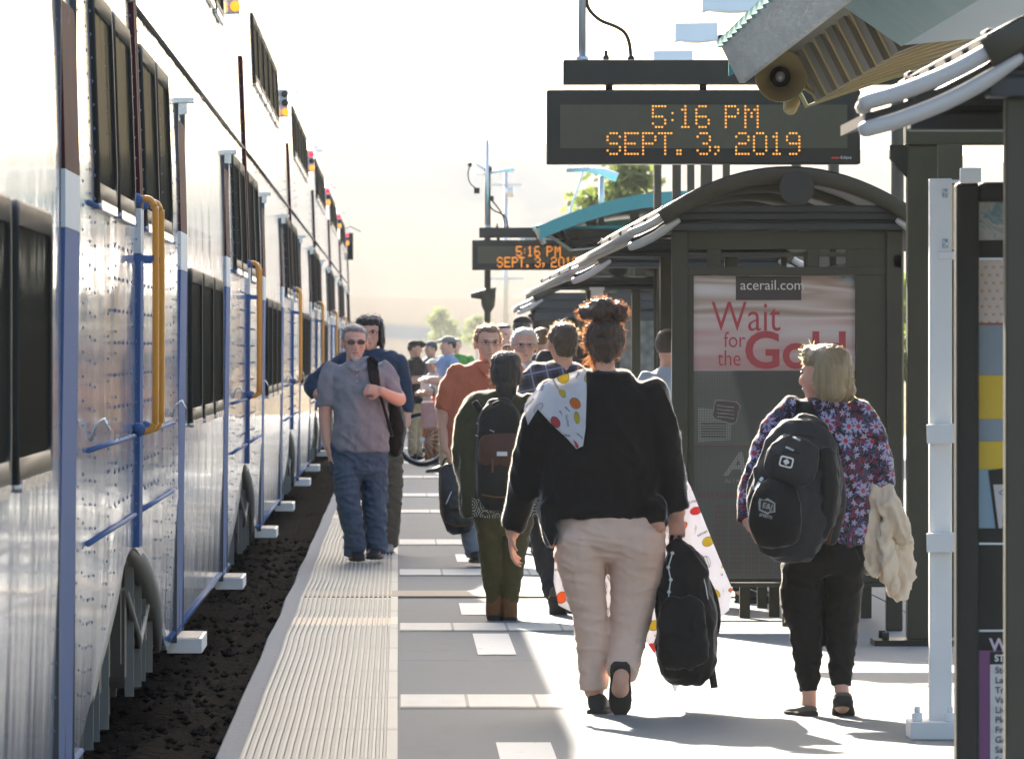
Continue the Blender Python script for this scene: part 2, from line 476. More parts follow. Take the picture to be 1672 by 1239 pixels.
for a, b, x0, x1 in ((28, 32.55, .385, .6), (41.9, 45.0, .405, .60), (48.2, 50.4, .37, .56), (60.2, 62.4, .43, .62)):
    mb = MB(); mb.quad((x0, a, .004), (x1, a, .004), (x1, b, .004), (x0, b, .004)); props(mb.build('painted_sun_patch', g.m), kind='structure')

mb = MB(); mb.box(-.04, 2.2, 51.5, 52.7, -.02, .0135)
mb.box(-.60, -.04, 51.5, 52.7, -.02, .0115); props(mb.build('patched_joint', paint('tan_joint_filler', (.30, .255, .19), .8, 0, .2, 9, .2)), kind='structure')

# hills far off
g = NT('dry_grass_hill'); v = g.co()
f = g.noise(g.mp(v, (.004, .0008, .006)), 1.0, 6, .6); p = g.step(g.noise(g.mp(v, (.0075, .0012, .02), loc=(3, 1, 0)), 1.0, 5, .55, .8), .57, .64)
col = g.mix(f, (.085, .073, .058), (.12, .105, .085)); col = g.mix(p, col, (.04, .05, .062))
g.set(Base_Color=col, Roughness=1.0); g.b.inputs['Specular IOR Level'].default_value = 0; M_hill = g.m
def hills(name, Y0, Y1, hh, seed, nx=90, ny=40, xw=900):
    mb = MB()
    for j in range(ny + 1):
        t = j / ny; y = Y0 + (Y1 - Y0) * t
        for i in range(nx + 1):
            x = -xw + 2 * xw * i / nx
            n = noise.fractal(Vector((x * .0022 + seed, y * .0009, seed)), 1.0, 2.0, 5)
            z = hh * (math.sin(math.pi * min(1, t * 1.0) * .5) ** .8) * (.8 + .45 * n + .13 * math.sin(x * .006 + seed)) * (1 if t < .95 else 1) - 3 * (1 - t)
            mb.v.append(Vector((x, y, z - .6)))
    for j in range(ny):
        for i in range(nx):
            a = j * (nx + 1) + i; mb.face([a, a + 1, a + nx + 2, a + nx + 1], 0, True)
    return props(mb.build(name, M_hill), kind='structure')
hills('hills', 1500, 3600, 84, 2.3)
hills('hills', 900, 1500, 14, 7.7, 60, 24, 500)

# ------------------------------------------------------------------ the train
def XP(z):
    if z < .9: return -1.13 + .03 * max(z, -.2) / .9
    if z < 2.3: return -1.10
    return -1.10 - .09 * (z - 2.3) / 2.2
g = NT('train_white_paint'); v = g.co(); xyz = g.sep(v)
rip = g.noise(g.mp(v, (1, 3.2, .22)), 1.0, 3, .5)
rip2 = g.noise(g.mp(v, (1, 16, .25)), 1.0, 3, .55)
dirt = g.noise(g.mp(v, (1, 5, .7)), 1.0, 6, .7)
col = g.mix(g.math('MULTIPLY', g.step(dirt, .45, .8), .35), (.70, .73, .78), (.45, .45, .45))
low = g.step(xyz[2], 1.9, 2.0)
col = g.mix(low, scl((.47, .52, .6), 1), col)
g.set(Base_Color=col, Roughness=g.math('MULTIPLY_ADD', dirt, .10, .03), Coat_Weight=.3, Coat_Roughness=.06)
g.bump(g.math('MULTIPLY_ADD', rip2, .45, rip), .35, .012)
M_train = g.m
g = NT('tinted_train_glass'); v = g.co()
df = g.n.new('ShaderNodeBsdfDiffuse'); df.inputs[0].default_value = (.028, .028, .023, 1); gl_ = g.n.new('ShaderNodeBsdfGlossy'); gl_.inputs['Roughness'].default_value = .08; gl_.inputs[0].default_value = (.8, .85, .85, 1)
mx = g.n.new('ShaderNodeMixShader'); mx.inputs[0].default_value = .03; g.t.links.new(df.outputs[0], mx.inputs[1]); g.t.links.new(gl_.outputs[0], mx.inputs[2])
bp = g.n.new('ShaderNodeBump'); bp.inputs['Strength'].default_value = .3; bp.inputs['Distance'].default_value = .02; g.t.links.new(g.noise(g.mp(v, (1, 2, .6)), 1.0, 2), bp.inputs['Height']); g.t.links.new(bp.outputs[0], gl_.inputs['Normal'])
g.t.links.new(mx.outputs[0], [n for n in g.n if n.type == 'OUTPUT_MATERIAL'][0].inputs[0]); M_tglass = g.m
M_roof = paint('train_roof_grey', (.3, .31, .32), .6, 0, .2, 5, .1)
M_rivet = paint('blue_rivet', (.05, .075, .16), .6, 0, .2, 8, .02, 0, .1)
M_stepw = paint('white_step_paint', (.68, .68, .66), .5, 0, .1, 20, .1)
M_seam = paint('panel_seam', (.06, .06, .065), .6)
def glow(name, c, st):
    g = NT(name); g.set(Base_Color=scl(c, .4), Emission_Color=c, Emission_Strength=st, Roughness=.3); return g.m
M_red = glow('red_lamp_lit', (1, .03, .05), .55); M_amber = glow('amber_lamp_lit', (1, .28, .015), .5)
M_lens = paint('unlit_lens', (.03, .03, .025), .2)

def wallpt(y, z, d): return Vector((XP(z) + d, y, z))
def rr_outline(y0, y1, z0, z1, r, n=5):
    out = []
    for cy, cz, a0 in ((y1 - r, z1 - r, 0), (y0 + r, z1 - r, 90), (y0 + r, z0 + r, 180), (y1 - r, z0 + r, 270)):
        for k in range(n + 1):
            a = R(a0 + 90 * k / n); out.append((cy + r * math.cos(a), cz + r * math.sin(a)))
    return out
def wall_pad(mb, y0, y1, z0, z1, d0, d1, r=.0, mi=0, n=5):
    ol = rr_outline(y0, y1, z0, z1, r, n) if r else [(y1, z1), (y0, z1), (y0, z0), (y1, z0)]
    mb.ringtube([[wallpt(y, z, d0) for y, z in ol], [wallpt(y, z, d1) for y, z in ol]], mi, True, False)
def wall_ring(mb, y0, y1, z0, z1, w, d0, d1, r, mi=0):
    o = rr_outline(y0, y1, z0, z1, r); i = rr_outline(y0 + w, y1 - w, z0 + w, z1 - w, max(r - w, .01)); k = len(o); n = len(mb.v)
    e = rr_outline(y0 + .012, y1 - .012, z0 + .012, z1 - .012, r - .01)
    rows = [[wallpt(y, z, d0) for y, z in o], [wallpt(y, z, d1 - .01) for y, z in o], [wallpt(y, z, d1) for y, z in e],
            [wallpt(y, z, d1 - .004) for y, z in i], [wallpt(y, z, d0) for y, z in i]]
    mb.ringtube(rows, mi, False, True)
    base = n
    for j in range(k):
        j2 = (j + 1) % k; mb.face([base + j, base + j2, base + 4 * k + j2, base + 4 * k + j], mi)
def zbot(u):     # u: distance from the car's near end, car length 25.4
    e = min(u, 25.4 - u)
    return .74 if e < .2 else (.74 - .64 * ((e - .2) / 5.6) ** 1.35 if e < 5.8 else .10)
def ztop(u):
    e = min(u, 25.4 - u)
    return 4.62 - .62 * (max(0, 1 - e / 6.6) ** 1.5)
CARL = 25.4
def make_car(y0, label, first=False, cab=False):
    """y0: world y of the car's near end"""
    base = Vector((-2.6, y0 + CARL / 2, -.2))
    t = thing('train_car', label, 'train car', base, 'double deck rail cars of the train at the platform')
    mb = MB(); us = [.06] + [.06 + .11 * k for k in range(1, 230)] + [CARL - .06]
    rings = []
    for u in us:
        zb, zt = zbot(u), ztop(u); ze = zt - .3; y = y0 + u
        right = []
        for k in range(13):
            z = zb + (ze - zb) * k / 12
            right.append(wallpt(y, z, .0052 * noise.noise(Vector((y * .95, z * .30, 1.7))) + .0016 * noise.noise(Vector((y * 3.1, z * .35, 6.1))) - .003))
        xe = XP(ze); roof = [Vector((xe - .03, y, ze + .12)), Vector((xe - .14, y, ze + .23)), Vector((xe - .42, y, zt)), Vector((-2.6, y, zt + .04))]
        half = [Vector((-1.75, y, zb - .04)), Vector((-1.16 + XP(zb) + 1.13 - .05, y, zb - .05)), Vector((XP(zb) - .015, y, zb - .03))] + right + roof
        mir = [Vector((-5.2 - p.x, p.y, p.z)) for p in half[:-1]][::-1]
        rings.append(half + mir)
    mb.ringtube(rings, 0, True, False)
    o = mb.build('body', [M_train], t)
    # trim: belt beads, roof-line cable, lower beads
    mb = MB()
    for z, r, a, b in ((3.01, .011, .2, CARL - .2),):
        mb.tube([wallpt(y0 + a, z, .006), wallpt(y0 + b, z, .006)], [r, r], 6)
    mb.build('belt_seam', M_seam, t)
    mb = MB()
    for a, b in ((.35, 5.6), (CARL - 5.6, CARL - .35)):
        for z in (2.07, 1.19, .86):
            if z > .5: mb.tube([wallpt(y0 + a, z, .004), wallpt(y0 + b, z, .004)], [.009, .009], 8)
    mb.tube([wallpt(y0 + 5.6, .13, .004), wallpt(y0 + CARL - 5.6, .13, .004)], [.012, .012], 6)
    mb.build('bead', [M_greyw if False else M_blue], t)
    # rivets near the car ends
    mb = MB(); rr = random.Random(3)
    def riv(u, z, r=.0085):
        c = wallpt(y0 + u, z, .002); n = len(mb.v)
        L = r * (1.6)
        for k in range(6):
            a = k * math.pi / 3; mb.v.append(c + Vector((0, L * math.cos(a), r * math.sin(a))))
        mb.v.append(c + Vector((r * .75, 0, 0)))
        for k in range(6): mb.face([n + k, n + (k + 1) % 6, n + 6], 0, True)
    for e in (0, 1):
        for u in (.26, .75, 2.75, 3.6, 4.95, 5.45, 6.1):
            z = zbot(u) + .08
            while z < ztop(u) - .35:
                riv(CARL - u if e else u, z); z += .085
        for k in range(9):
            for q in range(5):
                riv((CARL - (.9 + q * .5)) if e else (.9 + q * .5), .95 + k * .125, .0105)
    for u in (6.55, 8.0, 17.4, 18.85):
        z = .2
        while z < 4.2: riv(u, z, .007); z += .11
    mb.build('rivet_rows', M_rivet, t)
    # doors
    for du in (7.2, 18.2):
        mb = MB(); a, b = y0 + du - .62, y0 + du + .62
        wall_pad(mb, a, b, 1.95, 2.14, -.02, .012, 0, 1); wall_pad(mb, a, b, .10, 1.948, -.02, .012, 0, 2)
        ol = [(b, 2.142)] + [(q[0], q[1]) for q in rr_outline(a, b, 2.3, 2.70, .12)[:12]] + [(a, 2.142)]
        mb.ringtube([[wallpt(y, z, -.02) for y, z in ol], [wallpt(y, z, .012) for y, z in ol]], 0, True, False)
        d = mb.build('door', [M_maroon, M_greyw, M_blue], t)
        m2 = MB()
        wall_pad(m2, y0 + du - .012, y0 + du + .012, .12, 2.68, .012, .014)
        wall_pad(m2, a - .05, a - .015, .08, 2.78, -.01, .02); wall_pad(m2, b + .015, b + .05, .08, 2.78, -.01, .02)
        m2.build('door_seal', M_seam, d)
        # little lamp bracket over the door
        m3 = MB(); m3.box(XP(2.8) - .02, XP(2.8) + .085, y0 + du - .12, y0 + du + .12, 2.80, 2.825); m3.box(XP(2.8), XP(2.8) + .05, y0 + du - .09, y0 + du - .06, 2.74, 2.80)
        m3.build('door_lamp', M_chrome, t)
        m4 = MB(); m4.box(-1.16, -.985, y0 + du - .55, y0 + du + .55, .025, .098, 0); m4.box(-1.12, -1.0, y0 + du - .5, y0 + du + .5, .098, .102, 1)
        m4.build('step', [M_stepw, M_hood], t, .008)
    # windows
    def win(u0, u1, z0, z1):
        mb = MB(); wall_ring(mb, y0 + u0, y0 + u1, z0, z1, .075, -.02, .020, .13)
        w = mb.build('window', M_rubber, t)
        m2 = MB(); wall_pad(m2, y0 + u0 + .05, y0 + u1 - .05, z0 + .05, z1 - .05, -.012, .006, .1)
        m2.build('pane', M_tglass, w)
        m3 = MB(); wall_pad(m3, y0 + u0 + .14, y0 + u1 - .14, z0 - .022, z0 + .012, .0, .023, .012); m3.build('sill', M_chrome, w)
    for a in (.75, 2.95): win(a, a + 1.95, 2.08, 2.87); win(CARL - a - 1.95, CARL - a, 2.08, 2.87)
    for k in range(3): win(8.6 + k * 2.75, 8.6 + k * 2.75 + 2.35, 1.16, 1.98)
    for k in range(5): win(5.9 + k * 2.76, 5.9 + k * 2.76 + 2.4, 3.68, 4.25)
    # corner posts in the livery colours
    for a, b in ((.02, .20), (CARL - .20, CARL - .02)):
        mb = MB()
        wall_pad(mb, y0 + a, y0 + b, .72, 1.95, -.01, .022, 0, 2); wall_pad(mb, y0 + a, y0 + b, 1.952, 2.14, -.01, .022, 0, 1)
        wall_pad(mb, y0 + a, y0 + b, 2.142, 3.68, -.01, .022, 0, 0)
        mb.build('corner_post', [M_maroon, M_greyw, M_blue], t)
    # grab rails
    for u in (.42, CARL - .42):
        mb = MB(); zc = 2.17; x = XP(2)
        P = [Vector((x, y0 + u, 2.17)), Vector((x + .06, y0 + u, 2.175)), Vector((x + .085, y0 + u, 2.14)), Vector((x + .09, y0 + u, 2.05)), Vector((x + .09, y0 + u, 1.3)), Vector((x + .085, y0 + u, 1.24)), Vector((x + .06, y0 + u, 1.21)), Vector((x, y0 + u, 1.215))]
        mb.tube(P, [.014] * 8, 10, sub=4); gr = mb.build('grab_rail', M_orange, t)
        for zb3, q3 in ((2.17, .01), (1.215, .02)):
            mb = MB(); mb.ball((x + q3, y0 + u, zb3), (.03, .04, .03)); mb.build('bracket', M_blue, gr)
        mb = MB(); mb.box(x - .01, x + .09, y0 + u - .012, y0 + u + .012, 1.915, 1.94)
        mb.build('bracket', M_blue, gr)
    # indicator lamps by the far upper corner
    u = CARL - 3.2
    mb = MB(); x = XP(4.0); wall_pad(mb, y0 + u - .1, y0 + u + .1, 3.86, 4.14, -.02, .07, .03)
    ind = mb.build('indicator_box', M_greyw, t)
    for k, z in enumerate((4.09, 4.0, 3.91)):
        m2 = MB(); xx = XP(z) + .045
        m2.ball((xx, y0 + u - .10, z), (.036, .03, .036))
        lit = (M_amber if k == 2 else (M_red if (k == 0 and not first) else M_lens))
        m2.build('lamp', lit, ind)
    mb = MB(); mb.box(XP(4.2) - .02, XP(4.2) + .16, y0 + CARL - .5, y0 + CARL - .42, 4.19, 4.21); mb.build('gutter_arm', M_greyw, t); mb = MB(); mb.box(XP(4.2) - .02, XP(4.2) + .1, y0 + CARL - .9, y0 + CARL - .84, 4.23, 4.25)
    mb.build('gutter_arm', M_greyw, t)
    # flared hood over the wheel opening + trucks
    for near in (True, False):
        mb = MB(); pts, rad = [], []
        for k in range(11):
            e = .5 + 5.2 * k / 10; u = e if near else CARL - e
            pts.append(wallpt(y0 + u, zbot(u) - .01, -.05)); rad.append((.018 + .045 * math.sin(math.pi * k / 10) ** .7, .045))
        mb.tube(pts, rad, 10, sub=2); mb.build('wheel_hood', M_hood, t)
        mb = MB(); uc = 2.95 if near else CARL - 2.95; y = y0 + uc
        for q in (-1.3, 1.3):
            mb.cyl((-1.80, y + q, .26), (-1.93, y + q, .26), .42, n=24); mb.cyl((-1.72, y + q, .26), (-1.80, y + q, .26), .1, n=12)
            mb.box(-1.76, -1.5, y + q - .2, y + q + .2, .08, .42)
        mb.box(-1.72, -1.52, y - 1.5, y + 1.5, .22, .42); mb.box(-1.68, -1.5, y - .45, y + .45, -.02, .6)
        for q in (-.5, -.25, .25, .5): mb.cyl((-1.42, y + q, .02), (-1.42, y + q, .62), .08, n=10)
        mb.box(-1.44, -1.34, y - 1.65, y - 1.5, -.1, .5); mb.box(-1.44, -1.34, y + 1.45, y + 1.6, -.1, .6); mb.box(-1.5, -1.32, y - .1, y + .1, -.12, .3)
        for q, w_, za, zb2 in ((-2.3, .10, .2, .62), (-1.7, .25, .12, .5), (-1.0, .12, .05, .66), (-.55, .3, .2, .42), (.1, .14, .0, .6), (.6, .22, .2, .5), (1.1, .10, .08, .62), (1.7, .3, .15, .45), (2.2, .12, .2, .6)):
            mb.box(-1.30, -1.17 - .02 * (int(q * 10) % 3), y + q - w_ / 2, y + q + w_ / 2, za, zb2)
        mb.box(-1.34, -1.22, y - 2.3, y + 2.3, .28, .36)
        mb.build('bogie', M_truck, t)
        mb = MB()
        for q in (-1.35, -.3, .35, 1.4): mb.box(-1.205, -1.165, y + q - .012, y + q + .012, .02, .6)
        mb.tube([(-1.19, y - 1.8, .5), (-1.16, y - 1.0, .28), (-1.18, y - .2, .22), (-1.17, y + .8, .4), (-1.19, y + 1.6, .52)], [.018] * 5, 8, sub=4)
        mb.build('brake_rigging', M_hood, t)
    # small hooks on the side
    for u in (5.3, CARL - 5.3):
        mb = MB(); mb.tube([wallpt(y0 + u, 1.22, 0), wallpt(y0 + u, 1.28, .02), wallpt(y0 + u, 1.30, .05), wallpt(y0 + u, 1.26, .07)], [.006] * 4, 6)
        mb.build('hook', M_chrome, t)
    return t
LBL = ['nearest double deck train car, cropped by the left edge of the photo', 'double deck train car whose orange grab rail is nearest, with blue doors',
       'double deck train car with three stacked lamps, only the amber one lit', 'double deck train car with the nearest red and amber lamp pair',
       'double deck train car with the second red and amber lamp pair', 'double deck train car far along the platform, beside the capped man',
       'farthest double deck train car with a mirror sticking out']
car = make_car(34.85 - CARL, LBL[0], True)
for k in range(1, 6):
    if k == 2 or k == 1: c = copy_tree(car)
    elif k == 3: c = make_car(34.85 + CARL * 2, LBL[3]); red = c
    else: c = copy_tree(red)
    if k != 3: c.location = (-2.6, 34.85 + CARL * (k - 1) + CARL / 2, -.2)
    c['label'] = LBL[k]; WL[c.name] = c.location.copy()
c = make_car(34.85 + CARL * 5, LBL[6]); ye = 34.85 + CARL * 6
mb = MB(); mb.tube([(XP(4.2), ye - 2, 4.25), (XP(4.2) + .1, ye - 2, 4.3), (XP(4.2) + .34, ye - 2, 4.18)], [.012] * 3, 6); mb.box(XP(3.9) + .02, XP(3.9) + .16, ye - 2.05, ye - 1.95, 3.55, 4.15)
mb.build('mirror', M_rubber, c, .02)
# ------------------------------------------------------------------ lettering
FONT5 = {'0': '01110 10001 10001 10001 10001 10001 01110', '1': '00100 01100 00100 00100 00100 00100 01110',
 '2': '01110 10001 00001 01110 10000 10000 11111', '3': '01110 10001 00001 00110 00001 10001 01110',
 '5': '11111 10000 10000 11110 00001 10001 01110', '6': '01110 10000 10000 11110 10001 10001 01110',
 '9': '01110 10001 10001 01111 00001 00001 01110', 'P': '11110 10001 10001 11110 10000 10000 10000',
 'M': '10001 11011 10101 10101 10001 10001 10001', 'S': '01110 10001 10000 01110 00001 10001 01110',
 'E': '11111 10000 10000 11110 10000 10000 11111', 'T': '11111 00100 00100 00100 00100 00100 00100',
 '.': '00 00 00 00 00 11 11', ',': '00 00 00 00 11 01 10', ':': '0 0 1 0 1 0 0', ' ': '00 00 00 00 00 00 00'}
def text_mesh(s, size, x, z, y, extrude=.001, align='LEFT', bold=0.0, sx=1.0, shear=0.0, rotz=0.0):
    """letters standing in the XZ plane facing the camera side (-Y); returns world mesh"""
    cu = bpy.data.curves.new('t', 'FONT'); cu.body = s; cu.size = size; cu.extrude = extrude; cu.align_x = align; cu.offset = bold; cu.shear = shear
    cu.resolution_u = 4
    ob = bpy.data.objects.new('t', cu); COL.objects.link(ob)
    me = bpy.data.meshes.new_from_object(ob.evaluated_get(bpy.context.evaluated_depsgraph_get()))
    bpy.data.objects.remove(ob)
    me.transform(Matrix.Translation((x, y, z)) @ Matrix.Rotation(rotz, 4, 'Z') @ Matrix.Rotation(R(90), 4, 'X') @ Matrix.Diagonal((sx, 1, 1, 1)))
    return me
def join_meshes(mes):
    mb = MB()
    for me in mes:
        n = len(mb.v); mb.v += [v.co.copy() for v in me.vertices]
        for p in me.polygons: mb.face([n + i for i in p.vertices])
    return mb

# ------------------------------------------------------------------ message signs
M_disp = paint('sign_display_face', (.085, .077, .05), .5, 0, .1, 20, .02, 0, .2)
M_dot = glow('amber_led_dot', (1, .40, .05), .26)
M_dotfar = glow('amber_led_dot_far', (1, .33, .02), .25)
M_logo = paint('maker_plate_red', (.5, .04, .03), .5)
M_logow = paint('maker_plate_white', (.6, .6, .6), .5)
def message_sign(Y, x0, x1, zt, zb, label, far=False):
    w = x1 - x0; base = (x0, Y, zb)
    t = thing('message_sign', label, 'sign', base, 'amber message signs over the platform')
    mb = MB(); mb.box(x0, x1, Y, Y + .2, zb, zt)
    mb.build('housing', M_black, t, .008)
    b = .042 * w; c = .05 * w
    mb = MB(); mb.box(x0 + b, x1 - b * 1.0, Y - .006, Y + .05, zb + c, zt - c * .95)
    d = mb.build('display_panel', M_disp, t)
    mb = MB(); h = zt - zb; p = .0098 * w
    def put(s, xs, zrow):
        for ch, px in zip(s, xs):
            rows = FONT5[ch].split()
            for r, row in enumerate(rows):
                for k, bit in enumerate(row):
                    if bit == '1':
                        X = x0 + w * (px - 893) / 512 + k * p * (.93 if far else 1); Z = zrow - r * p * 1.12 * (1 if not far else 1.05)
                        rr = p * (.36 if not far else .52); n = len(mb.v)
                        for q in range(8): mb.v.append(Vector((X + rr * math.cos(q * math.pi / 4), Y - .009, Z + rr * math.sin(q * math.pi / 4))))
                        mb.face(list(range(n, n + 8)))
    zr = lambda py: zt - h * (py - 147) / 121
    put('5:16PM', (1066, 1098, 1109, 1137, 1185, 1217), zr(174)); put('SEPT.3,2019', (992, 1021, 1050, 1076, 1106, 1139, 1168, 1202, 1231, 1258, 1285), zr(218))
    if far: pass
    mb.build('lettering', M_dotfar if far else M_dot, d)
    if not far:
        mb = MB(); mb.quad((x0 + w * .905, Y - .004, zb + .028), (x0 + w * .932, Y - .004, zb + .028), (x0 + w * .935, Y - .004, zb + .038), (x0 + w * .91, Y - .004, zb + .038), 0)
        mb.build('maker_mark', M_logo, t)
        link_mesh(text_mesh('Eclipse', .022, x0 + w * .936, zb + .028, Y - .004), 'maker_name', M_logow, t)
    # beam over it and hangers
    bx0 = x0 + w * .053; bx1 = x0 + 2.1
    mb = MB(); mb.box(bx0, bx1, Y + .0, Y + .2, zt + .03, zt + .162)
    bm_ = mb.build('beam', M_black, t, .006)
    mb = MB()
    for f in (.2, .5, .8): mb.cyl((x0 + w * f, Y + .1, zt - .01), (x0 + w * f, Y + .1, zt + .05), .02)
    mb.build('hanger', M_black, t)
    mb = MB(); mb.box(bx1, bx1 + .14, Y + .03, Y + .17, 0, zt + .162); mb.build('post', M_dolive, t, .006)
    # conduit mast and looping cable
    px = x0 + w * .114
    mb = MB(); mb.cyl((px, Y + .1, zt + .15), (px, Y + .1, zt + 1.3), .021); mb.cyl((px, Y + .1, zt + .155), (px, Y + .1, zt + .185), .034)
    mb.build('conduit_mast', M_galv, t)
    mb = MB(); cx = [(.128, .50), (.135, .44), (.17, .38), (.22, .345), (.25, .31), (.265, .25), (.27, .16)]
    mb.tube([Vector((px + .02, Y + .1, zt + .56))] + [Vector((x0 + w * a, Y + .1, zt + bz)) for a, bz in cx], [.010] * 8, 8, sub=5)
    mb.ball((x0 + w * .27, Y + .1, zt + .17), .02); mb.ball((x0 + w * .19, Y + .1, zt + .175), .018); mb.cyl((x0 + w * .19, Y + .1, zt + .15), (x0 + w * .19, Y + .1, zt + .215), .01)
    mb.build('cable', M_black, t)
    return t
message_sign(44.5, WX(893, 44.5), WX(1405, 44.5), WZ(147, 44.5), WZ(268, 44.5), 'large amber message sign reading 5:16 PM with its whole date in view')
Y2 = 107.0
message_sign(Y2, WX(771, Y2), WX(771, Y2) + 1.70, WZ(392, Y2), WZ(441, Y2), 'small distant amber message sign with its date cut off by a shelter roof', True)

# camera mast carrying the far sign, second camera mast on its beam, paging horn
def cam_mast():
    Y = Y2 + .35
    t = thing('camera_mast', 'dark pole with cameras standing behind the far message sign', 'pole', (WX(796, Y), Y, 0))
    x = WX(796, Y)
    mb = MB(); mb.cyl((x, Y, 0), (x, Y, WZ(282, Y)), .042); mb.build('pole', M_dolive, t)
    mb = MB(); P = lambda a, b: PT(a, b, Y)
    mb.cyl(P(800, 281), P(839, 277), .024); mb.cyl(P(800, 283), P(778, 284), .012); mb.tube([P(790, 276), P(779, 268)], [.014, .014])
    mb.build('bracket', M_palebox, t)
    mb = MB(); mb.ball(P(767, 269), .03); mb.ball(P(797, 277), .055); mb.box(WX(774, Y), WX(783, Y), Y - .04, Y + .04, WZ(316, Y), WZ(307, Y)); mb.ball(P(803, 324), (.03, .03, .04))
    mb.tube([P(767, 270), P(764, 285), P(768, 300), P(778, 308)], [.008] * 4, 6, sub=3)
    mb.tube([P(803, 327), P(815, 342), P(823, 357), P(824, 373)], [.010] * 4, 6, sub=3)
    mb.build('camera', M_black, t)
    mb = MB(); mb.tube([P(769, 483), P(785, 481), P(797, 482), P(808, 484)], [(.03, .03), (.06, .05), (.1, .08), (.12, .1)], 14); mb.tube([P(797, 482), P(797, 500), P(796, 512)], [.1, .085, .03], 12, cap=True)
    mb.build('paging_horn', M_dolive, t)
cam_mast()
def cam2():
    Y = Y2 + .1; P = lambda a, b: PT(a, b, Y)
    t = thing('camera_mast', 'pale pole with a tilted tube camera above the far message sign', 'pole', (WX(982, Y), Y, WZ(375, Y)))
    mb = MB(); mb.cyl(P(982, 376), P(982, 288), .036); mb.build('pole', M_galv, t)
    mb = MB(); mb.tube([P(962, 277), P(985, 281), P(1008, 290)], [.04, .055, .06], 12); mb.build('camera', M_palebox, t)
    mb = MB(); mb.cyl(P(925, 277), P(972, 277), .035); mb.tube([P(952, 280), P(943, 310), P(932, 340), P(932, 372)], [.012] * 4, 6, sub=3); mb.build('side_camera', M_galv, t)
cam2()
mb = MB(); Y = Y2 + .1
mb.cyl(PT(965, 372, Y), PT(965, 366, Y), .06); mb.cyl(PT(965, 366, Y), PT(965, 357, Y), .075)
props(mb.build('beacon', M_dolive, loc=PT(965, 372, Y)), 'squat round beacon on top of the far sign beam', 'beacon')

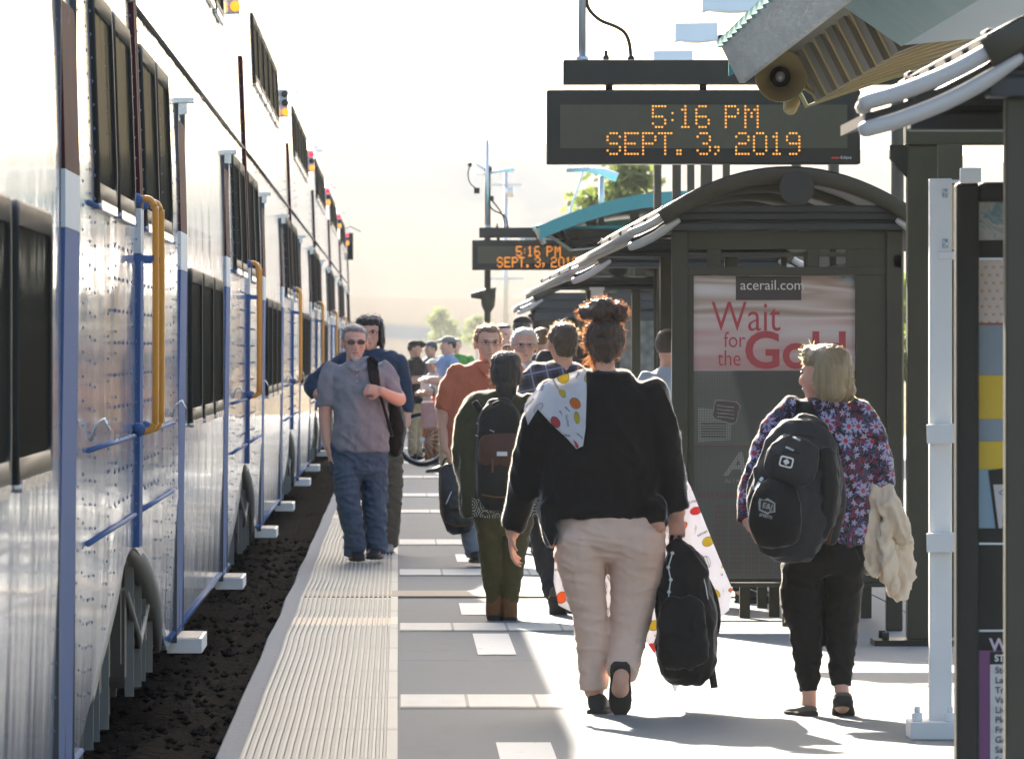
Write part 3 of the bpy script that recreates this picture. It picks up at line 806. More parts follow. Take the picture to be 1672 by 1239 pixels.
# ------------------------------------------------------------------ arched canopies
g = NT('canopy_soffit'); v = g.co()
g.set(Base_Color=g.mix(g.noise(v, 2, 5), (.10, .088, .05), (.15, .13, .075)), Roughness=.5); M_soff = g.m
g = NT('skylight_panel'); v = g.co()
g.set(Base_Color=g.mix(g.noise(v, 1.5, 4), (.30, .42, .50), (.38, .5, .56)), Roughness=.45); M_skyl = g.m
g = NT('weathered_zinc_fascia'); v = g.co()
f = g.noise(g.mp(v, (6, 1.6, 9)), 1, 5, .7)
g.set(Base_Color=g.mix(f, (.16, .2, .2), (.62, .66, .62)), Roughness=.35, Metallic=.5); g.bump(f, .4, .02); M_zinc = g.m
def arch(x, top=0.0): return 3.10 + top - .135 * (x - 3.6) ** 2
def canopy(dy, label):
    t = thing('platform_canopy', label, 'canopy', (3.6, 43.4 + dy, 0), 'arched teal canopies of the platform')
    o = lambda y: y + dy
    Y1, Y0 = o(42.0), o(25.0)
    xs = [1.68 + 3.84 * k / 24 for k in range(25)]
    roof = [(x, 3.53 - .12 * (x - 3.6) ** 2) for x in xs]
    mb = MB()
    mb.ringtube([[Vector((x, y, z)) for x, z in roof] + [Vector((x, y, z - .05)) for x, z in roof[::-1]] for y in (Y0, Y1)], 0, True, False)
    for k in range(34):
        y = Y0 + (Y1 - Y0) * (k + .5) / 34
        mb.ringtube([[Vector((x, yy, z + dz)) for x, z in roof] for yy, dz in ((y - .06, .0), (y - .04, .03), (y + .04, .03), (y + .06, .0))], 0, False, False)
    mb.build('roof', M_teal, t)
    for ya, yb in ((Y0 - .06, Y0 - .004), (Y1 + .004, Y1 + .06)):
        mb = MB(); mb.ringtube([[Vector((x, y, z + .03)) for x, z in roof] + [Vector((x, y, z - .15)) for x, z in roof[::-1]] for y in (ya, yb)], 0, True, False)
        mb.build('gable_band', M_teal, t)
    # left and right fascia: crimped zinc
    for s in (1, -1):
        mb = MB(); rows = []
        n = 120
        for k in range(n + 1):
            y = Y0 + (Y1 - Y0) * k / n; w = .010 * math.sin(k * math.pi * .5)
            q = lambda x, z: Vector((x if s > 0 else 7.2 - x, y, z))
            rows.append([q(1.64 + w, 3.09), q(1.735 + w, 2.90), q(1.76, 2.90), q(1.70, 3.09)])
        mb.ringtube(rows, 0, True, False); mb.build('fascia', M_zinc, t)
        mb = MB(); mb.ringtube([[r_[0] + Vector((-.012 * s + .006 * math.sin(k * 1.57), 0, .03 + .012 * math.sin(k * 1.57))), r_[0] + Vector((-.014 * s, 0, -.012)), r_[3] + Vector((0, 0, -.005)), r_[3] + Vector((.02 * s, 0, .05))] for k, r_ in enumerate(rows)], 0, True, False); mb.build('edge_trim', M_teal, t)
    # ribbed soffit
    sx = [2.10 + 3.0 * k / 20 for k in range(21)]
    def path(y): return [Vector((1.76, y, 3.03)), Vector((1.95, y, 3.09)), Vector((2.10, y, arch(2.10)))] + [Vector((x, y, arch(x))) for x in sx[1:]] + [Vector((5.25, y, 3.09)), Vector((5.44, y, 3.03))]
    mb = MB(); rows = []
    ycur = o(34.6)
    while ycur < Y1 - .1:
        for q, dz in ((0, .10), (.08, .10), (.09, .0), (.5, .0), (.55, .0), (1.03, .10)):
            rows.append([p + Vector((0, q, dz if 1 < i < 23 else 0)) for i, p in enumerate(path(ycur))])
        ycur += 1.05
    mb.ringtube(rows, 0, False, False)
    mb.build('soffit', M_soff, t)
    mb = MB(); ycur = o(34.6)
    while ycur < Y1:
        p = path(ycur + .55); mb.tube(p, [.013] * len(p), 6); ycur += 1.05
    mb.build('soffit_rib', M_horn, t)
    mb = MB(); rows = [[p + Vector((0, 0, .02)) for p in path(y)[2:-1]] for y in (Y0 + .1, o(34.5))]
    mb.ringtube(rows, 0, False, False); mb.build('skylight', M_skyl, t)
    mb = MB(); mb.ringtube([[p + Vector((0, 0, .015)) for p in path(y)[0:3]] for y in (Y0 + .1, o(34.5))], 0, False, False); mb.build('inner_fascia', M_teal, t)
    # portal frames
    for y in (o(43.4), o(25.6)):
        for x in (2.75, 4.45):
            mb = MB(); mb.box(x - .08, x + .08, y - .08, y + .08, .03, 2.62); c = mb.build('column', M_dolive, t, .01)
            m2 = MB(); m2.box(x - .26, x + .26, y - .22, y + .22, 0, .03)
            for a in (-.2, .2):
                for b in (-.16, .16): m2.cyl((x + a, y + b, .03), (x + a, y + b, .07), .018, n=8)
            m2.build('base_plate', M_black, c)
            m3 = MB(); m3.prism([(x - .08, 2.45), (x - .17, 2.55), (x - .17, 2.62), (x - .08, 2.62)], y - .05, y + .05); m3.build('bracket', M_black, c)
        mb = MB(); mb.box(2.66, 4.62, y - .1, y + .1, 2.62, 2.84); mb.build('cross_beam', M_dolive, t, .012)
        for x in (2.9, 4.3):
            mb = MB(); mb.box(x - .06, x + .06, y - .06, y + .06, 2.84, arch(x) + .3); mb.build('strut', M_dolive, t)
    return t
cn = canopy(0, 'near arched canopy with crimped zinc fascia and ribbed underside overhead')
c2 = copy_tree(cn); c2.location.y += 80.0; c2.location.x += .12; c2['label'] = 'distant arched teal canopy rising behind the small message sign'

# paging horn under the near fascia
Y = 41.2
t = thing('horn_speaker', 'round bronze horn loudspeaker hanging at the canopy corner', 'loudspeaker', PT(1275, 85, Y))
mb = MB(); c = PT(1275, 125, Y); m = Y / F
prof = [(42, -.02), (43, -.035), (41, -.03), (34, .02), (22, .07), (12, .13), (11, .2)]
mb.ringtube([[c + Vector((r * m * math.cos(a), d, r * m * math.sin(a))) for a in [2 * math.pi * k / 28 for k in range(28)]] for r, d in prof], 0, False, True)
mb.build('horn', M_horn, t)
mb = MB(); mb.ringtube([[c + Vector((r * m * math.cos(a), d, r * m * math.sin(a))) for a in [2 * math.pi * k / 24 for k in range(24)]] for r, d in ((17, .07), (12, .09), (3, .10))], 0, False, True)
mb.build('throat', M_hdark, t)
mb = MB(); mb.ball(c + Vector((0, .06, 0)), (8 * m, .03, 9 * m)); mb.build('centre_cap', M_galv, t)
mb = MB(); mb.tube([PT(1290, 150, Y, .1), PT(1294, 168, Y, .06), PT(1291, 176, Y, .04)], [13 * m, 14 * m, 12 * m], 12, cap=True)
mb.cyl(c + Vector((0, .15, 0)), PT(1300, 62, Y, .15), .014); mb.tube([PT(1310, 128, Y, .1), PT(1318, 145, Y, .1), PT(1330, 152, Y, .1)], [.012] * 3, 8)
mb.build('driver', M_horn, t)

# ------------------------------------------------------------------ shelters
def perf(name, c, hole=.55):
    g = NT(name); v = g.co(); p = g.sep(v)
    a = g.math('SUBTRACT', g.math('FRACT', g.math('MULTIPLY', p[0], 110)), .5); b = g.math('SUBTRACT', g.math('FRACT', g.math('MULTIPLY', p[2], 110)), .5)
    d = g.math('ADD', g.math('MULTIPLY', a, a), g.math('MULTIPLY', b, b))
    g.set(Base_Color=c, Roughness=.5, Alpha=g.math('GREATER_THAN', d, .33 * hole)); return g.m
M_perf = perf('perforated_screen', (.10, .092, .072))
M_rail = paint('weathered_eave_metal', (.42, .40, .37), .45, .1, .15, 10, .1)
def shelter(Y, x0, x1, zb, zt, depth, label, inset=0.0, over=0.0, group='glass shelters along the platform'):
    """x0..x1 front width, zb..zt the front beam, gabled by a barrel roof that runs along the platform"""
    t = thing('platform_shelter', label, 'shelter', ((x0 + x1) / 2, Y + depth / 2, 0), group)
    w = x1 - x0; cx = (x0 + x1) / 2
    for y in (Y, Y + depth):
        mb = MB()   # moulded beam
        hh = zt - zb
        for a, b, d in ((0, .30, .05), (.30, .42, .02), (.42, .72, .035), (.72, 1, .06)):
            mb.box(x0 - d, x1 + d * .3, y - d, y + .1 + d, zb + hh * a, zb + hh * b)
        mb.build('front_beam', M_dnavy, t, .008)
        for x in (x0, x1 - .09):
            dx = inset * (1 if x == x0 else -1) if (y > Y or inset < 0) else 0
            if inset < 0: dx = -dx
            mb = MB(); mb.box(x + dx, x + dx + .09, y, y + .1, 0, zb); mb.build('post', M_dolive, t, .008)
    rise = .235
    def az(x, r=rise): return zt - .02 + r * (1 - ((x - cx) / (w / 2 + .06)) ** 2)
    xs = [x0 - .06 + (w + .12) * k / 22 for k in range(23)]
    mb = MB(); mb.ringtube([[Vector((x, y, az(x))) for x in xs] + [Vector((x, y, az(x) - .035)) for x in xs[::-1]] for y in (Y - .1, Y + depth + .2)], 0, True, False)
    mb.build('barrel_roof', M_black, t)
    for k in range(6):
        y = Y - .09 + (depth + .2) * k / 5
        mb = MB(); mb.tube([Vector((x, y, az(x) - .05)) for x in xs], [(.03, .045)] * 23, 8, side=(0, 1, 0)); mb.build('roof_rib', M_dolive, t)
    for s, y in ((0, Y - .16), (1, Y + depth + .05)):
        mb = MB(); x = cx + .045; z = zt + .095
        mb.ringtube([[Vector((x + .095 * math.cos(a), yy, z + .095 * math.sin(a))) for a in [2 * math.pi * k / 28 for k in range(28)]] for yy in (y - .015, y + .015)], 0, True, False)
        mb.build('roundel', M_dnavy, t)
    # eaves that sweep out and down on the track side and the far side: two rounded rails over a skirt
    for s in (1, -1):
        ex = (lambda d: x0 - d) if s > 0 else (lambda d: x1 + d)
        def sweep(y, up=0.0):
            kx_ = 1 + over; return [Vector((ex(-.03), y, zt - .01 + up)), Vector((ex(.04 * kx_), y, zt - .055 * (1 + over * .5) + up)), Vector((ex(.10 * kx_), y, zt - .095 * (1 + over * .5) + up)), Vector((ex(.17 * kx_), y, zt - .13 * (1 + over * .5) + up)), Vector((ex(.225 * kx_), y, zt - .15 * (1 + over * .5) + up))]
        mb = MB()
        for up, r in ((0, .024), (-.075, .024)):
            mb.tube(sweep(Y - .08, up), [r * .7, r, r, r, r * .95], 10, sub=4, cap=True)
        mb.build('eave_rail', M_rail, t)
        mb = MB(); rows = []
        for y in (Y - .06, Y + depth * .3 if over else Y + depth * .5, Y + depth * (.35 if over else 1)): rows.append([p + Vector((0, 0, -.03)) for p in sweep(y)] + [p + Vector((0, 0, -.06)) for p in sweep(y)[::-1]])
        mb.ringtube(rows, 0, True, False); mb.build('eave_skirt', M_black, t)
        mb = MB(); mb.tube([sweep(Y - .06)[-1] + Vector((0, 0, -.01)), sweep(Y + depth * (.02 if over else 1))[-1] + Vector((0, 0, -.01))], [.022, .022], 8); mb.build('gutter', M_rail, t)
    # glazed back wall with bars
    g_ = MB()
    for k in range(5):
        y = Y + .1 + (depth - .1) * k / 4; g_.box(x1 - .05, x1 - .01, y - .03, y + .03, .1, zb)
    g_.box(x1 - .05, x1 - .01, Y, Y + depth, .25, .32); g_.box(x1 - .05, x1 - .01, Y, Y + depth, 2.0, 2.07)
    g_.build('wall_frame', M_dolive, t)
    return t
Ys = 45.5; sx0, sx1 = WX(1097, Ys), WX(1474, Ys)
sh = shelter(Ys, sx0, sx1, WZ(376, Ys), WZ(336, Ys), 13.4, 'dark shelter with a wide poster panel and arched roof, right of the woman in black', .36)
Y = 23.0
shelter(Y, 1.69, 3.2, 2.25, 2.44, 3.5, 'nearest shelter, only its swept eave and corner post inside the right edge', .42, .75)
YB = 60.0
shelter(YB, 1.50, 2.8, 2.14, 2.27, 22.5, 'middle shelter mostly hidden, its pale eave rails peeking past the poster shelter', -.38)
YC = 94.0
shelter(YC, WX(880, YC), WX(1085, YC), WZ(520, YC) - .02, WZ(478, YC), 4.6, 'farthest shelter with a slotted dark front wall behind the gathered heads')
# its slotted front wall
t = thing('notice_case', 'dark glazed notice case closing the front of the farthest shelter', 'notice case', (WX(980, YC), YC, 0))
mb = MB(); mb.box(WX(893, YC), WX(1070, YC), YC + .02, YC + .08, .2, WZ(524, YC)); mb.build('case_body', M_dolive, t)
mb = MB()
for a, b in ((893, 918), (926, 958)):
    for q in (489, 496): mb.box(WX(a, YC), WX(b, YC), YC + .0, YC + .018, WZ(q + 4, YC), WZ(q, YC))
mb.build('slot', paint('lit_slot', (.55, .55, .5), .6), t)
g = NT('mesh_behind_glass'); v = g.co(); f = g.vor(v, 9)
g.set(Base_Color=g.ramp(f, (.2, (.16, .15, .125)), (.8, (.06, .06, .05))), Roughness=.3)
mb = MB(); mb.box(WX(1012, YC), WX(1068, YC), YC - .02, YC + .02, .5, WZ(505, YC)); mb.build('pane', g.m, t)

# poster panel of the second shelter
g = NT('poster_print'); v = g.co(); p = g.sep(v)
sw = g.noise(g.mp(v, (.45, 1, 6.5), (0, R(11), 0)), 1.0, 2, .4, .15)
colT = g.ramp(sw, (.3, (.66, .36, .32)), (.40, (.82, .66, .60)), (.47, (.45, .28, .2)), (.53, (.78, .62, .56)), (.6, (.52, .36, .27)), (.68, (.85, .74, .7)))
dia = g.math('ADD', p[2], g.math('MULTIPLY', p[0], .55))
tree_ = g.mix(g.step(g.noise(v, 9, 5), .4, .6), (.10, .12, .12), (.3, .34, .36))
colT = g.mix(g.step(dia, 2.06, 2.14), colT, tree_)
colB = g.mix(g.step(g.math('ADD', g.math('MULTIPLY', p[0], 1.0), g.math('MULTIPLY', p[2], .25)), .03, .09), (.34, .31, .25), (.075, .07, .058))
zsplit = WZ(605, Ys)
col = g.mix(g.step(p[2], zsplit - .004, zsplit + .004), colB, colT)
zz = WZ(728, Ys)
col = g.mix(g.step(p[2], zz - .002, zz + .002), g.mix(g.noise(v, 3, 3), (.2, .185, .15), (.26, .24, .19)), col)
g.set(Base_Color=g.mix(.30, col, (.06, .05, .036)), Roughness=.35); M_poster = g.m
px0, px1, pz0, pz1 = WX(1133, Ys), WX(1397, Ys), WZ(945, Ys), WZ(450, Ys)
t = sh
mb = MB()
fx0, fx1 = sx0 + .09, sx1 - .09
mb.box(fx0, px0, Ys + .02, Ys + .08, pz0 - .02, WZ(440, Ys)); mb.box(px1, fx1, Ys + .02, Ys + .08, pz0 - .02, WZ(376, Ys))
mb.box(fx0, fx1, Ys + .025, Ys + .075, pz0 - .045, pz0 - .0205); mb.box(fx0, fx1, Ys + .01, Ys + .085, WZ(449, Ys), WZ(436, Ys)); mb.box(fx0, fx1, Ys + .015, Ys + .08, WZ(407, Ys), WZ(377, Ys))
for a, b in ((1155, 1178), (1318, 1338), (1382, 1400)): mb.box(WX(a, Ys), WX(b, Ys), Ys + .02, Ys + .075, WZ(436, Ys), WZ(407, Ys))
mb.box(fx0, px1, Ys + .03, Ys + .06, WZ(419, Ys), WZ(412, Ys))
mb.box(fx0, fx1, Ys + .03, Ys + .07, WZ(968, Ys), WZ(985, Ys)) if False else None
mb.build('panel_frame', M_dolive, t, .004)
mb = MB(); mb.box(px0, px1, Ys + .045, Ys + .07, pz0, pz1); pan = mb.build('poster', M_poster, t)
yq = Ys + .043
M_ink = paint('poster_red_ink', (.42, .05, .055), .5); M_pale = paint('poster_pale_ink', (.62, .56, .47), .5); M_dk = paint('poster_dark_ink', (.055, .035, .03), .5); M_rose = paint('poster_rose_ink', (.25, .10, .09), .5)
S = Ys / F
mes = [text_mesh('Wait', 70 * S, WX(1162, Ys), WZ(540, Ys), yq, bold=-.001, sx=.80), text_mesh('for', 37 * S, WX(1182, Ys), WZ(567, Ys), yq, bold=-.0005, sx=.8), text_mesh('the', 37 * S, WX(1172, Ys), WZ(597, Ys), yq, bold=-.0005, sx=.8), text_mesh('Gold', 84 * S, WX(1215, Ys), WZ(600, Ys), yq, bold=.006, sx=1.0)]
join_meshes(mes).build('lettering', M_ink, pan)
mb = MB(); mb.box(WX(1202, Ys), WX(1309, Ys), yq - .000, yq + .003, WZ(490, Ys), WZ(451, Ys)); mb.build('banner', M_dk, pan)
link_mesh(text_mesh('acerail.com', 23 * S, WX(1209, Ys), WZ(473, Ys), yq - .003), 'lettering', M_pale, pan)
mes = [text_mesh('ACE', 54 * S, WX(1183, Ys), WZ(776, Ys), yq, bold=.004, shear=.25), text_mesh('ALTAMONT CORRIDOR EXPRESS', 10 * S, WX(1184, Ys), WZ(788, Ys), yq)]
join_meshes(mes).build('lettering', M_pale, pan)
mb = MB(); rr = random.Random(8)
mb.box(WX(1133, Ys), WX(1397, Ys), yq, yq + .002, WZ(729.5, Ys), WZ(727, Ys))
for r in range(15):
    for c in range(9):
        for q in range(4):
            a = 1168 + c * 25 + q * 5.0; z = 826 + r * 7.6
            mb.box(WX(a, Ys), WX(a + 3.6, Ys), yq, yq + .002, WZ(z + 4.2, Ys), WZ(z, Ys))
for q in range(10): mb.box(WX(1140 + q * 7.2, Ys), WX(1145 + q * 7.2, Ys), yq, yq + .002, WZ(813, Ys), WZ(804, Ys))
mb.build('timetable', M_rose, pan)
mb = MB(); mb.quad(PT(1140, 665, yq, 0) , PT(1196, 672, yq), PT(1193, 718, yq), PT(1140, 722, yq))
for r in range(6): mb.box(WX(1145, Ys), WX(1186, Ys), yq - .003, yq - .001, WZ(692.5 + r * 4.2, Ys), WZ(691 + r * 4.2, Ys), 1)
mb.build('ticket', [paint('poster_card', (.5, .46, .38), .5), M_dk], pan)
mb = MB(); c = [(1168, 652), (1203, 655), (1210, 662), (1203, 690), (1197, 693), (1166, 684), (1163, 678)]
mb.prism([(WX(a, Ys), WZ(b, Ys)) for a, b in c], yq - .004, yq - .002, 0)
mb.prism([(WX(1186 + (a - 1186) * .93, Ys), WZ(673 + (b - 673) * .9, Ys)) for a, b in c], yq - .006, yq - .0045, 1)
for r in range(4): mb.prism([(WX(1171, Ys), WZ(661 + r * 6, Ys)), (WX(1199, Ys), WZ(664 + r * 6, Ys)), (WX(1199, Ys), WZ(666 + r * 6, Ys)), (WX(1171, Ys), WZ(663 + r * 6, Ys))], yq - .008, yq - .0065, 0)
mb.build('tag', [M_pale, paint('poster_tag_brown', (.16, .06, .06), .5)], pan)
mb = MB(); mb.box(px0, px1, Ys + .030, Ys + .031, pz0, WZ(606, Ys)); mb.build('screen', M_perf, t)
# bench inside the second shelter
def bench(X, Y, L, label):
    t = thing('bench', label, 'bench', (X, Y + L / 2, 0), 'dark benches in the shelters')
    mb = MB(); mb.box(X - .25, X + .25, Y, Y + L, .42, .47); mb.build('seat', M_dolive, t, .01)
    mb = MB(); mb.box(X + .25, X + .29, Y, Y + L, .5, .85); mb.build('backrest', M_dolive, t, .01)
    for y in (Y + .15, Y + L * .5, Y + L - .2):
        mb = MB(); mb.box(X - .2, X - .14, y, y + .05, 0, .42); mb.box(X + .14, X + .2, y, y + .05, 0, .42); mb.box(X - .2, X + .2, y, y + .045, .36, .415); mb.build('leg', M_dolive, t)
bench(2.35, 46.1, 3.6, 'dark bench of the poster shelter, its legs under the panel')
t = thing('low_rail', 'dark low barrier rail crossing under the poster panel', 'rail', (1.9, 47.6, 0))
mb = MB(); mb.box(1.5, 2.75, 47.58, 47.66, .20, .31); mb.build('bar', M_dolive, t, .006)
for x in (1.55, 2.0, 2.45, 2.7):
    mb = MB(); mb.box(x - .03, x + .03, 47.67, 47.73, 0, .31); mb.build('leg', M_dolive, t)

# ------------------------------------------------------------------ information kiosk at the right edge
YK = 25.0; K = YK / F
kz = lambda py: WZ(py, YK); kx = lambda px: WX(px, YK)
t = thing('information_kiosk', 'tall black information kiosk holding stacked posters, at the right edge', 'kiosk', (kx(1700), YK, 0))
mb = MB()
mb.box(kx(1560), kx(1597), YK - .05, YK + .08, 0, kz(298)); mb.box(kx(1890), kx(1930), YK - .05, YK + .08, 0, kz(298)); mb.box(kx(1597), kx(1890), YK - .05, YK + .08, kz(330), kz(298)); mb.box(kx(1597), kx(1890), YK - .05, YK + .08, .1, .2)
mb.build('frame', M_black, t, .012)
mb = MB(); mb.box(kx(1597), kx(1890), YK + .02, YK + .06, .2, kz(330)); mb.build('back_panel', M_black, t)
def poster(y0, y1, c, name='poster_sheet'):
    mb = MB(); mb.box(kx(1597.5), kx(1890), YK + .012, YK + .018, kz(y1), kz(y0)); return mb.build(name, c, t)
g = NT('map_art'); v = g.co(); f = g.noise(v, 9, 4, .6, 1.0)
g.set(Base_Color=g.ramp(f, (.40, (.33, .30, .28)), (.47, (.45, .42, .4)), (.53, (.10, .24, .26)), (.57, (.3, .3, .29)), (.66, (.35, .12, .1))), Roughness=.4)
poster(330, 392, g.m)
g = NT('dotted_paper'); v = g.co(); p = g.sep(v)
row = g.math('FLOOR', g.math('MULTIPLY', p[2], 42)); sh_ = g.math('MULTIPLY', g.math('MODULO', row, 2.0), .5)
a = g.math('ABSOLUTE', g.math('SUBTRACT', g.math('FRACT', g.math('ADD', g.math('MULTIPLY', p[0], 42), sh_)), .5)); b = g.math('ABSOLUTE', g.math('SUBTRACT', g.math('FRACT', g.math('MULTIPLY', p[2], 42)), .5))
d = g.math('MULTIPLY', g.math('LESS_THAN', a, .2), g.math('LESS_THAN', b, .18))
g.set(Base_Color=g.mix(d, (.62, .52, .47), (.55, .33, .12)), Roughness=.5)
poster(425, 527, g.m)
poster(421, 424.5, M_galv); poster(527.5, 530, paint('poster_red_line', (.4, .08, .05), .5))
Mgb = paint('poster_grey_blue', (.24, .29, .33), .5, 0, .1, 10); Myl = paint('poster_yellow', (.68, .45, .02), .5, 0, .06, 8)
poster(530.5, 612, Mgb); poster(612.5, 684, Myl); poster(684.5, 720, Mgb); poster(720.5, 766, Myl); poster(766.5, 862, paint('poster_sky_blue', (.24, .36, .43), .5, 0, .1, 4))
poster(886, 889, M_galv); poster(1028, 1031, M_galv)
mb = MB(); q = [(1614, 768), (1640, 764), (1890, 764), (1890, 862), (1626, 862)]
mb.prism([(kx(a), kz(b)) for a, b in q], YK + .008, YK + .0118, 0)
mb.prism([(kx(a), kz(b)) for a, b in ((1622, 791), (1890, 786), (1890, 862), (1631, 862))], YK + .004, YK + .0078, 1)
ph = mb.build('phone_picture', [M_black, paint('screen_print', (.55, .5, .48), .5)], t)
mb = MB(); c = Vector((kx(1640), YK + .002, kz(804)))
mb.ringtube([[c + Vector((.016 * k_ * math.cos(a), 0, .008 * k_ * math.sin(a))) for a in [2 * math.pi * k / 20 for k in range(20)]] for k_ in (1.0, .75)], 0, False, False)
mb.build('oval_mark', M_blue, ph)
link_mesh(join_meshes([text_mesh(s, 11 * K, kx(1636), kz(y), YK + .003) for s, y in (('Acerail', 846), ('in the', 854), ('App', 862))]).mesh(), 'lettering', M_dk, ph)
poster(1062, 1300, paint('poster_purple', (.22, .06, .18), .5, 0, .1, 6))
link_mesh(text_mesh('WESTBOUND', 29 * K, kx(1616), kz(1062), YK + .005, bold=.0012), 'lettering', paint('lilac_ink', (.62, .5, .58), .5), t)
mb = MB(); mb.box(kx(1617), kx(1890), YK + .006, YK + .010, kz(1084), kz(1064)); mb.build('table_head', M_black, t)
link_mesh(text_mesh('STATION', 15 * K, kx(1624), kz(1079), YK + .004, bold=.0006), 'lettering', M_white, t)
mb = MB(); mb.box(kx(1617), kx(1890), YK + .006, YK + .010, kz(1300), kz(1084.4)); mb.build('table_sheet', paint('table_paper', (.6, .58, .56), .5), t)
mes = [text_mesh(s, 14.5 * K, kx(1625), kz(1098.5 + 16.2 * i), YK + .004, bold=.0003) for i, s in enumerate(('Stockton', 'Lathrop/Manteca', 'Tracy', 'Vasco Road', 'Livermore', 'Pleasanton', 'Fremont', 'Great America', 'Santa Clara', 'San Jose'))]
join_meshes(mes).build('lettering', M_dk, t)

# ------------------------------------------------------------------ white ramp railing
YR = 33.0
t = thing('ramp_railing', 'white painted ramp railing bolted down beside the kiosk', 'railing', (WX(1536, YR), YR, 0))
rx = lambda a: WX(a, YR); rz = lambda b: WZ(b, YR)
mb = MB(); mb.box(rx(1517), rx(1553), YR - .05, YR + .05, .02, rz(292)); mb.build('post', M_white, t, .004)
mb = MB(); mb.box(rx(1483), rx(1590), YR - .16, YR + .16, 0, .07)
for a, b in ((1495, -.1), (1548, -.12)):
    mb.cyl((rx(a), YR + b, .07), (rx(a), YR + b, .105), .022, n=8); mb.cyl((rx(a), YR + b, .105), (rx(a), YR + b, .13), .013, n=8)
mb.build('foot', M_white, t, .006)
for za, zb_ in ((692, 724), (868, 902)):
    mb = MB(); M = Matrix.Translation((rx(1517), YR - .07, rz((za + zb_) / 2))) @ Matrix.Rotation(R(-1.5), 4, 'Y') @ Matrix.Rotation(R(-14), 4, 'Z')
    mb.box(-.01, 2.2, -.03, .03, -.038, .038, 0, M); mb.build('rail', M_white, t, .004)
mb = MB(); mb.box(rx(1536), rx(1548), YR - .02, YR + .02, rz(410), rz(298)); mb.box(rx(1530), rx(1620), YR - .06, YR - .03, rz(424), rz(411)); mb.box(rx(1540), rx(1600), YR - .04, YR - .02, rz(300), rz(294))
mb.box(rx(1566), rx(1600), YR - .08, YR - .03, rz(300), rz(275)); mb.build('gate_frame', M_white, t, .004)
mb = MB(); mb.box(rx(1543), rx(1600), YR - .015, YR - .005, rz(408), rz(302)); mb.build('gate_panel', paint('cream_panel', (.62, .55, .44), .5), t)
mb = MB()
for z in (316, 398): mb.cyl((rx(1542), YR - .05, rz(z + 7)), (rx(1542), YR - .05, rz(z - 7)), .011)
mb.build('hinge', M_galv, t)

# ------------------------------------------------------------------ pale lamp boxes behind the canopy
def lampbox(x0, x1, yt, yb, Y, label):
    t = thing('area_light', label, 'lamp', (WX(x1, Y) + .9, Y, 0), 'pale box lamps on poles')
    n = 10; xa, xb = WX(x0, Y), WX(x1, Y); za, zb_ = WZ(yb, Y), WZ(yt, Y)
    mb = MB(); ol = [(xa, zb_)] + [(xb, zb_ + .004), (xb, za + .02)] + [(xb + (xa - xb) * k / n, za + .02 - .018 * math.sin(math.pi * k / n)) for k in range(1, n)] + [(xa, za)]
    mb.prism(ol, Y - .15, Y + .15); mb.build('lamp_head', M_palebox, t, .008)
    mb = MB(); mb.cyl((xb - .02, Y, za + .04), (xb + .95, Y, za - .02), .025); mb.ball((xb + .03, Y, za + .035), .035); mb.build('arm', M_black, t)
    mb = MB(); mb.cyl((xb + .9, Y, -.0), (xb + .9, Y, za + .05), .045); mb.build('pole', M_dolive, t)
lampbox(1145, 1248, -18, 22, 56, 'pale box lamp cut by the top edge of the photo')
lampbox(1101, 1171, 39, 71, 64, 'pale box lamp in the middle, its whole underside in view')
lampbox(1066, 1131, 84, 112, 72, 'pale box lamp lowest, tucked behind the large sign beam')

# dark slim posts behind the arched roof
for i, (a, b, Y, lab) in enumerate(((1098, 1112, 66, 'slim dark post nearest the pale teal canopy behind the poster shelter'), (1122, 1134, 70, 'second slim dark post right of the teal canopy end'), (1144, 1163, 63, 'thick dark post behind the left shoulder of the arched roof'), (1068, 1080, 74, 'dark post standing against the yellow green tree'), (1180, 1192, 72, 'dark post whose top shows over the crown of the arched roof'))):
    mb = MB(); mb.box(WX(a, Y), WX(b, Y), Y, Y + .1, 0, WZ(200, Y))
    props(mb.build('steel_post', M_dolive, loc=(WX((a + b) / 2, Y), Y, 0)), lab, 'post', 'slim dark posts behind the shelters')
Y = 80.0
mb = MB(); mb.box(WX(965, Y), WX(985, Y), Y, Y + .1, 0, WZ(470, Y)); mb.box(WX(963, Y), WX(987, Y), Y - .01, Y + .11, WZ(474, Y), WZ(470, Y) + .006)
props(mb.build('white_bollard', M_white, loc=(WX(975, Y), Y, 0)), 'white square post rising behind the hair bun', 'post')

# utility pole
Y = 420.0
t = thing('utility_pole', 'pale hazy utility pole behind the far message sign', 'utility pole', (WX(826, Y), Y, -.5))
mb = MB(); mb.tube([(WX(826, Y), Y, -.5), (WX(826, Y), Y, WZ(280, Y))], [.16, .11], 10); mb.build('mast', M_galv, t)
for z, h in ((302, 26), (455, 30)):
    mb = MB(); mb.box(WX(826 - h, Y), WX(826 + h, Y), Y - .06, Y + .06, WZ(z + 2, Y), WZ(z - 2, Y)); mb.build('crossarm', M_galv, t)
mb = MB(); mb.cyl((WX(832, Y), Y - .2, WZ(322, Y)), (WX(832, Y), Y - .2, WZ(306, Y)), .2); mb.build('transformer', M_galv, t)

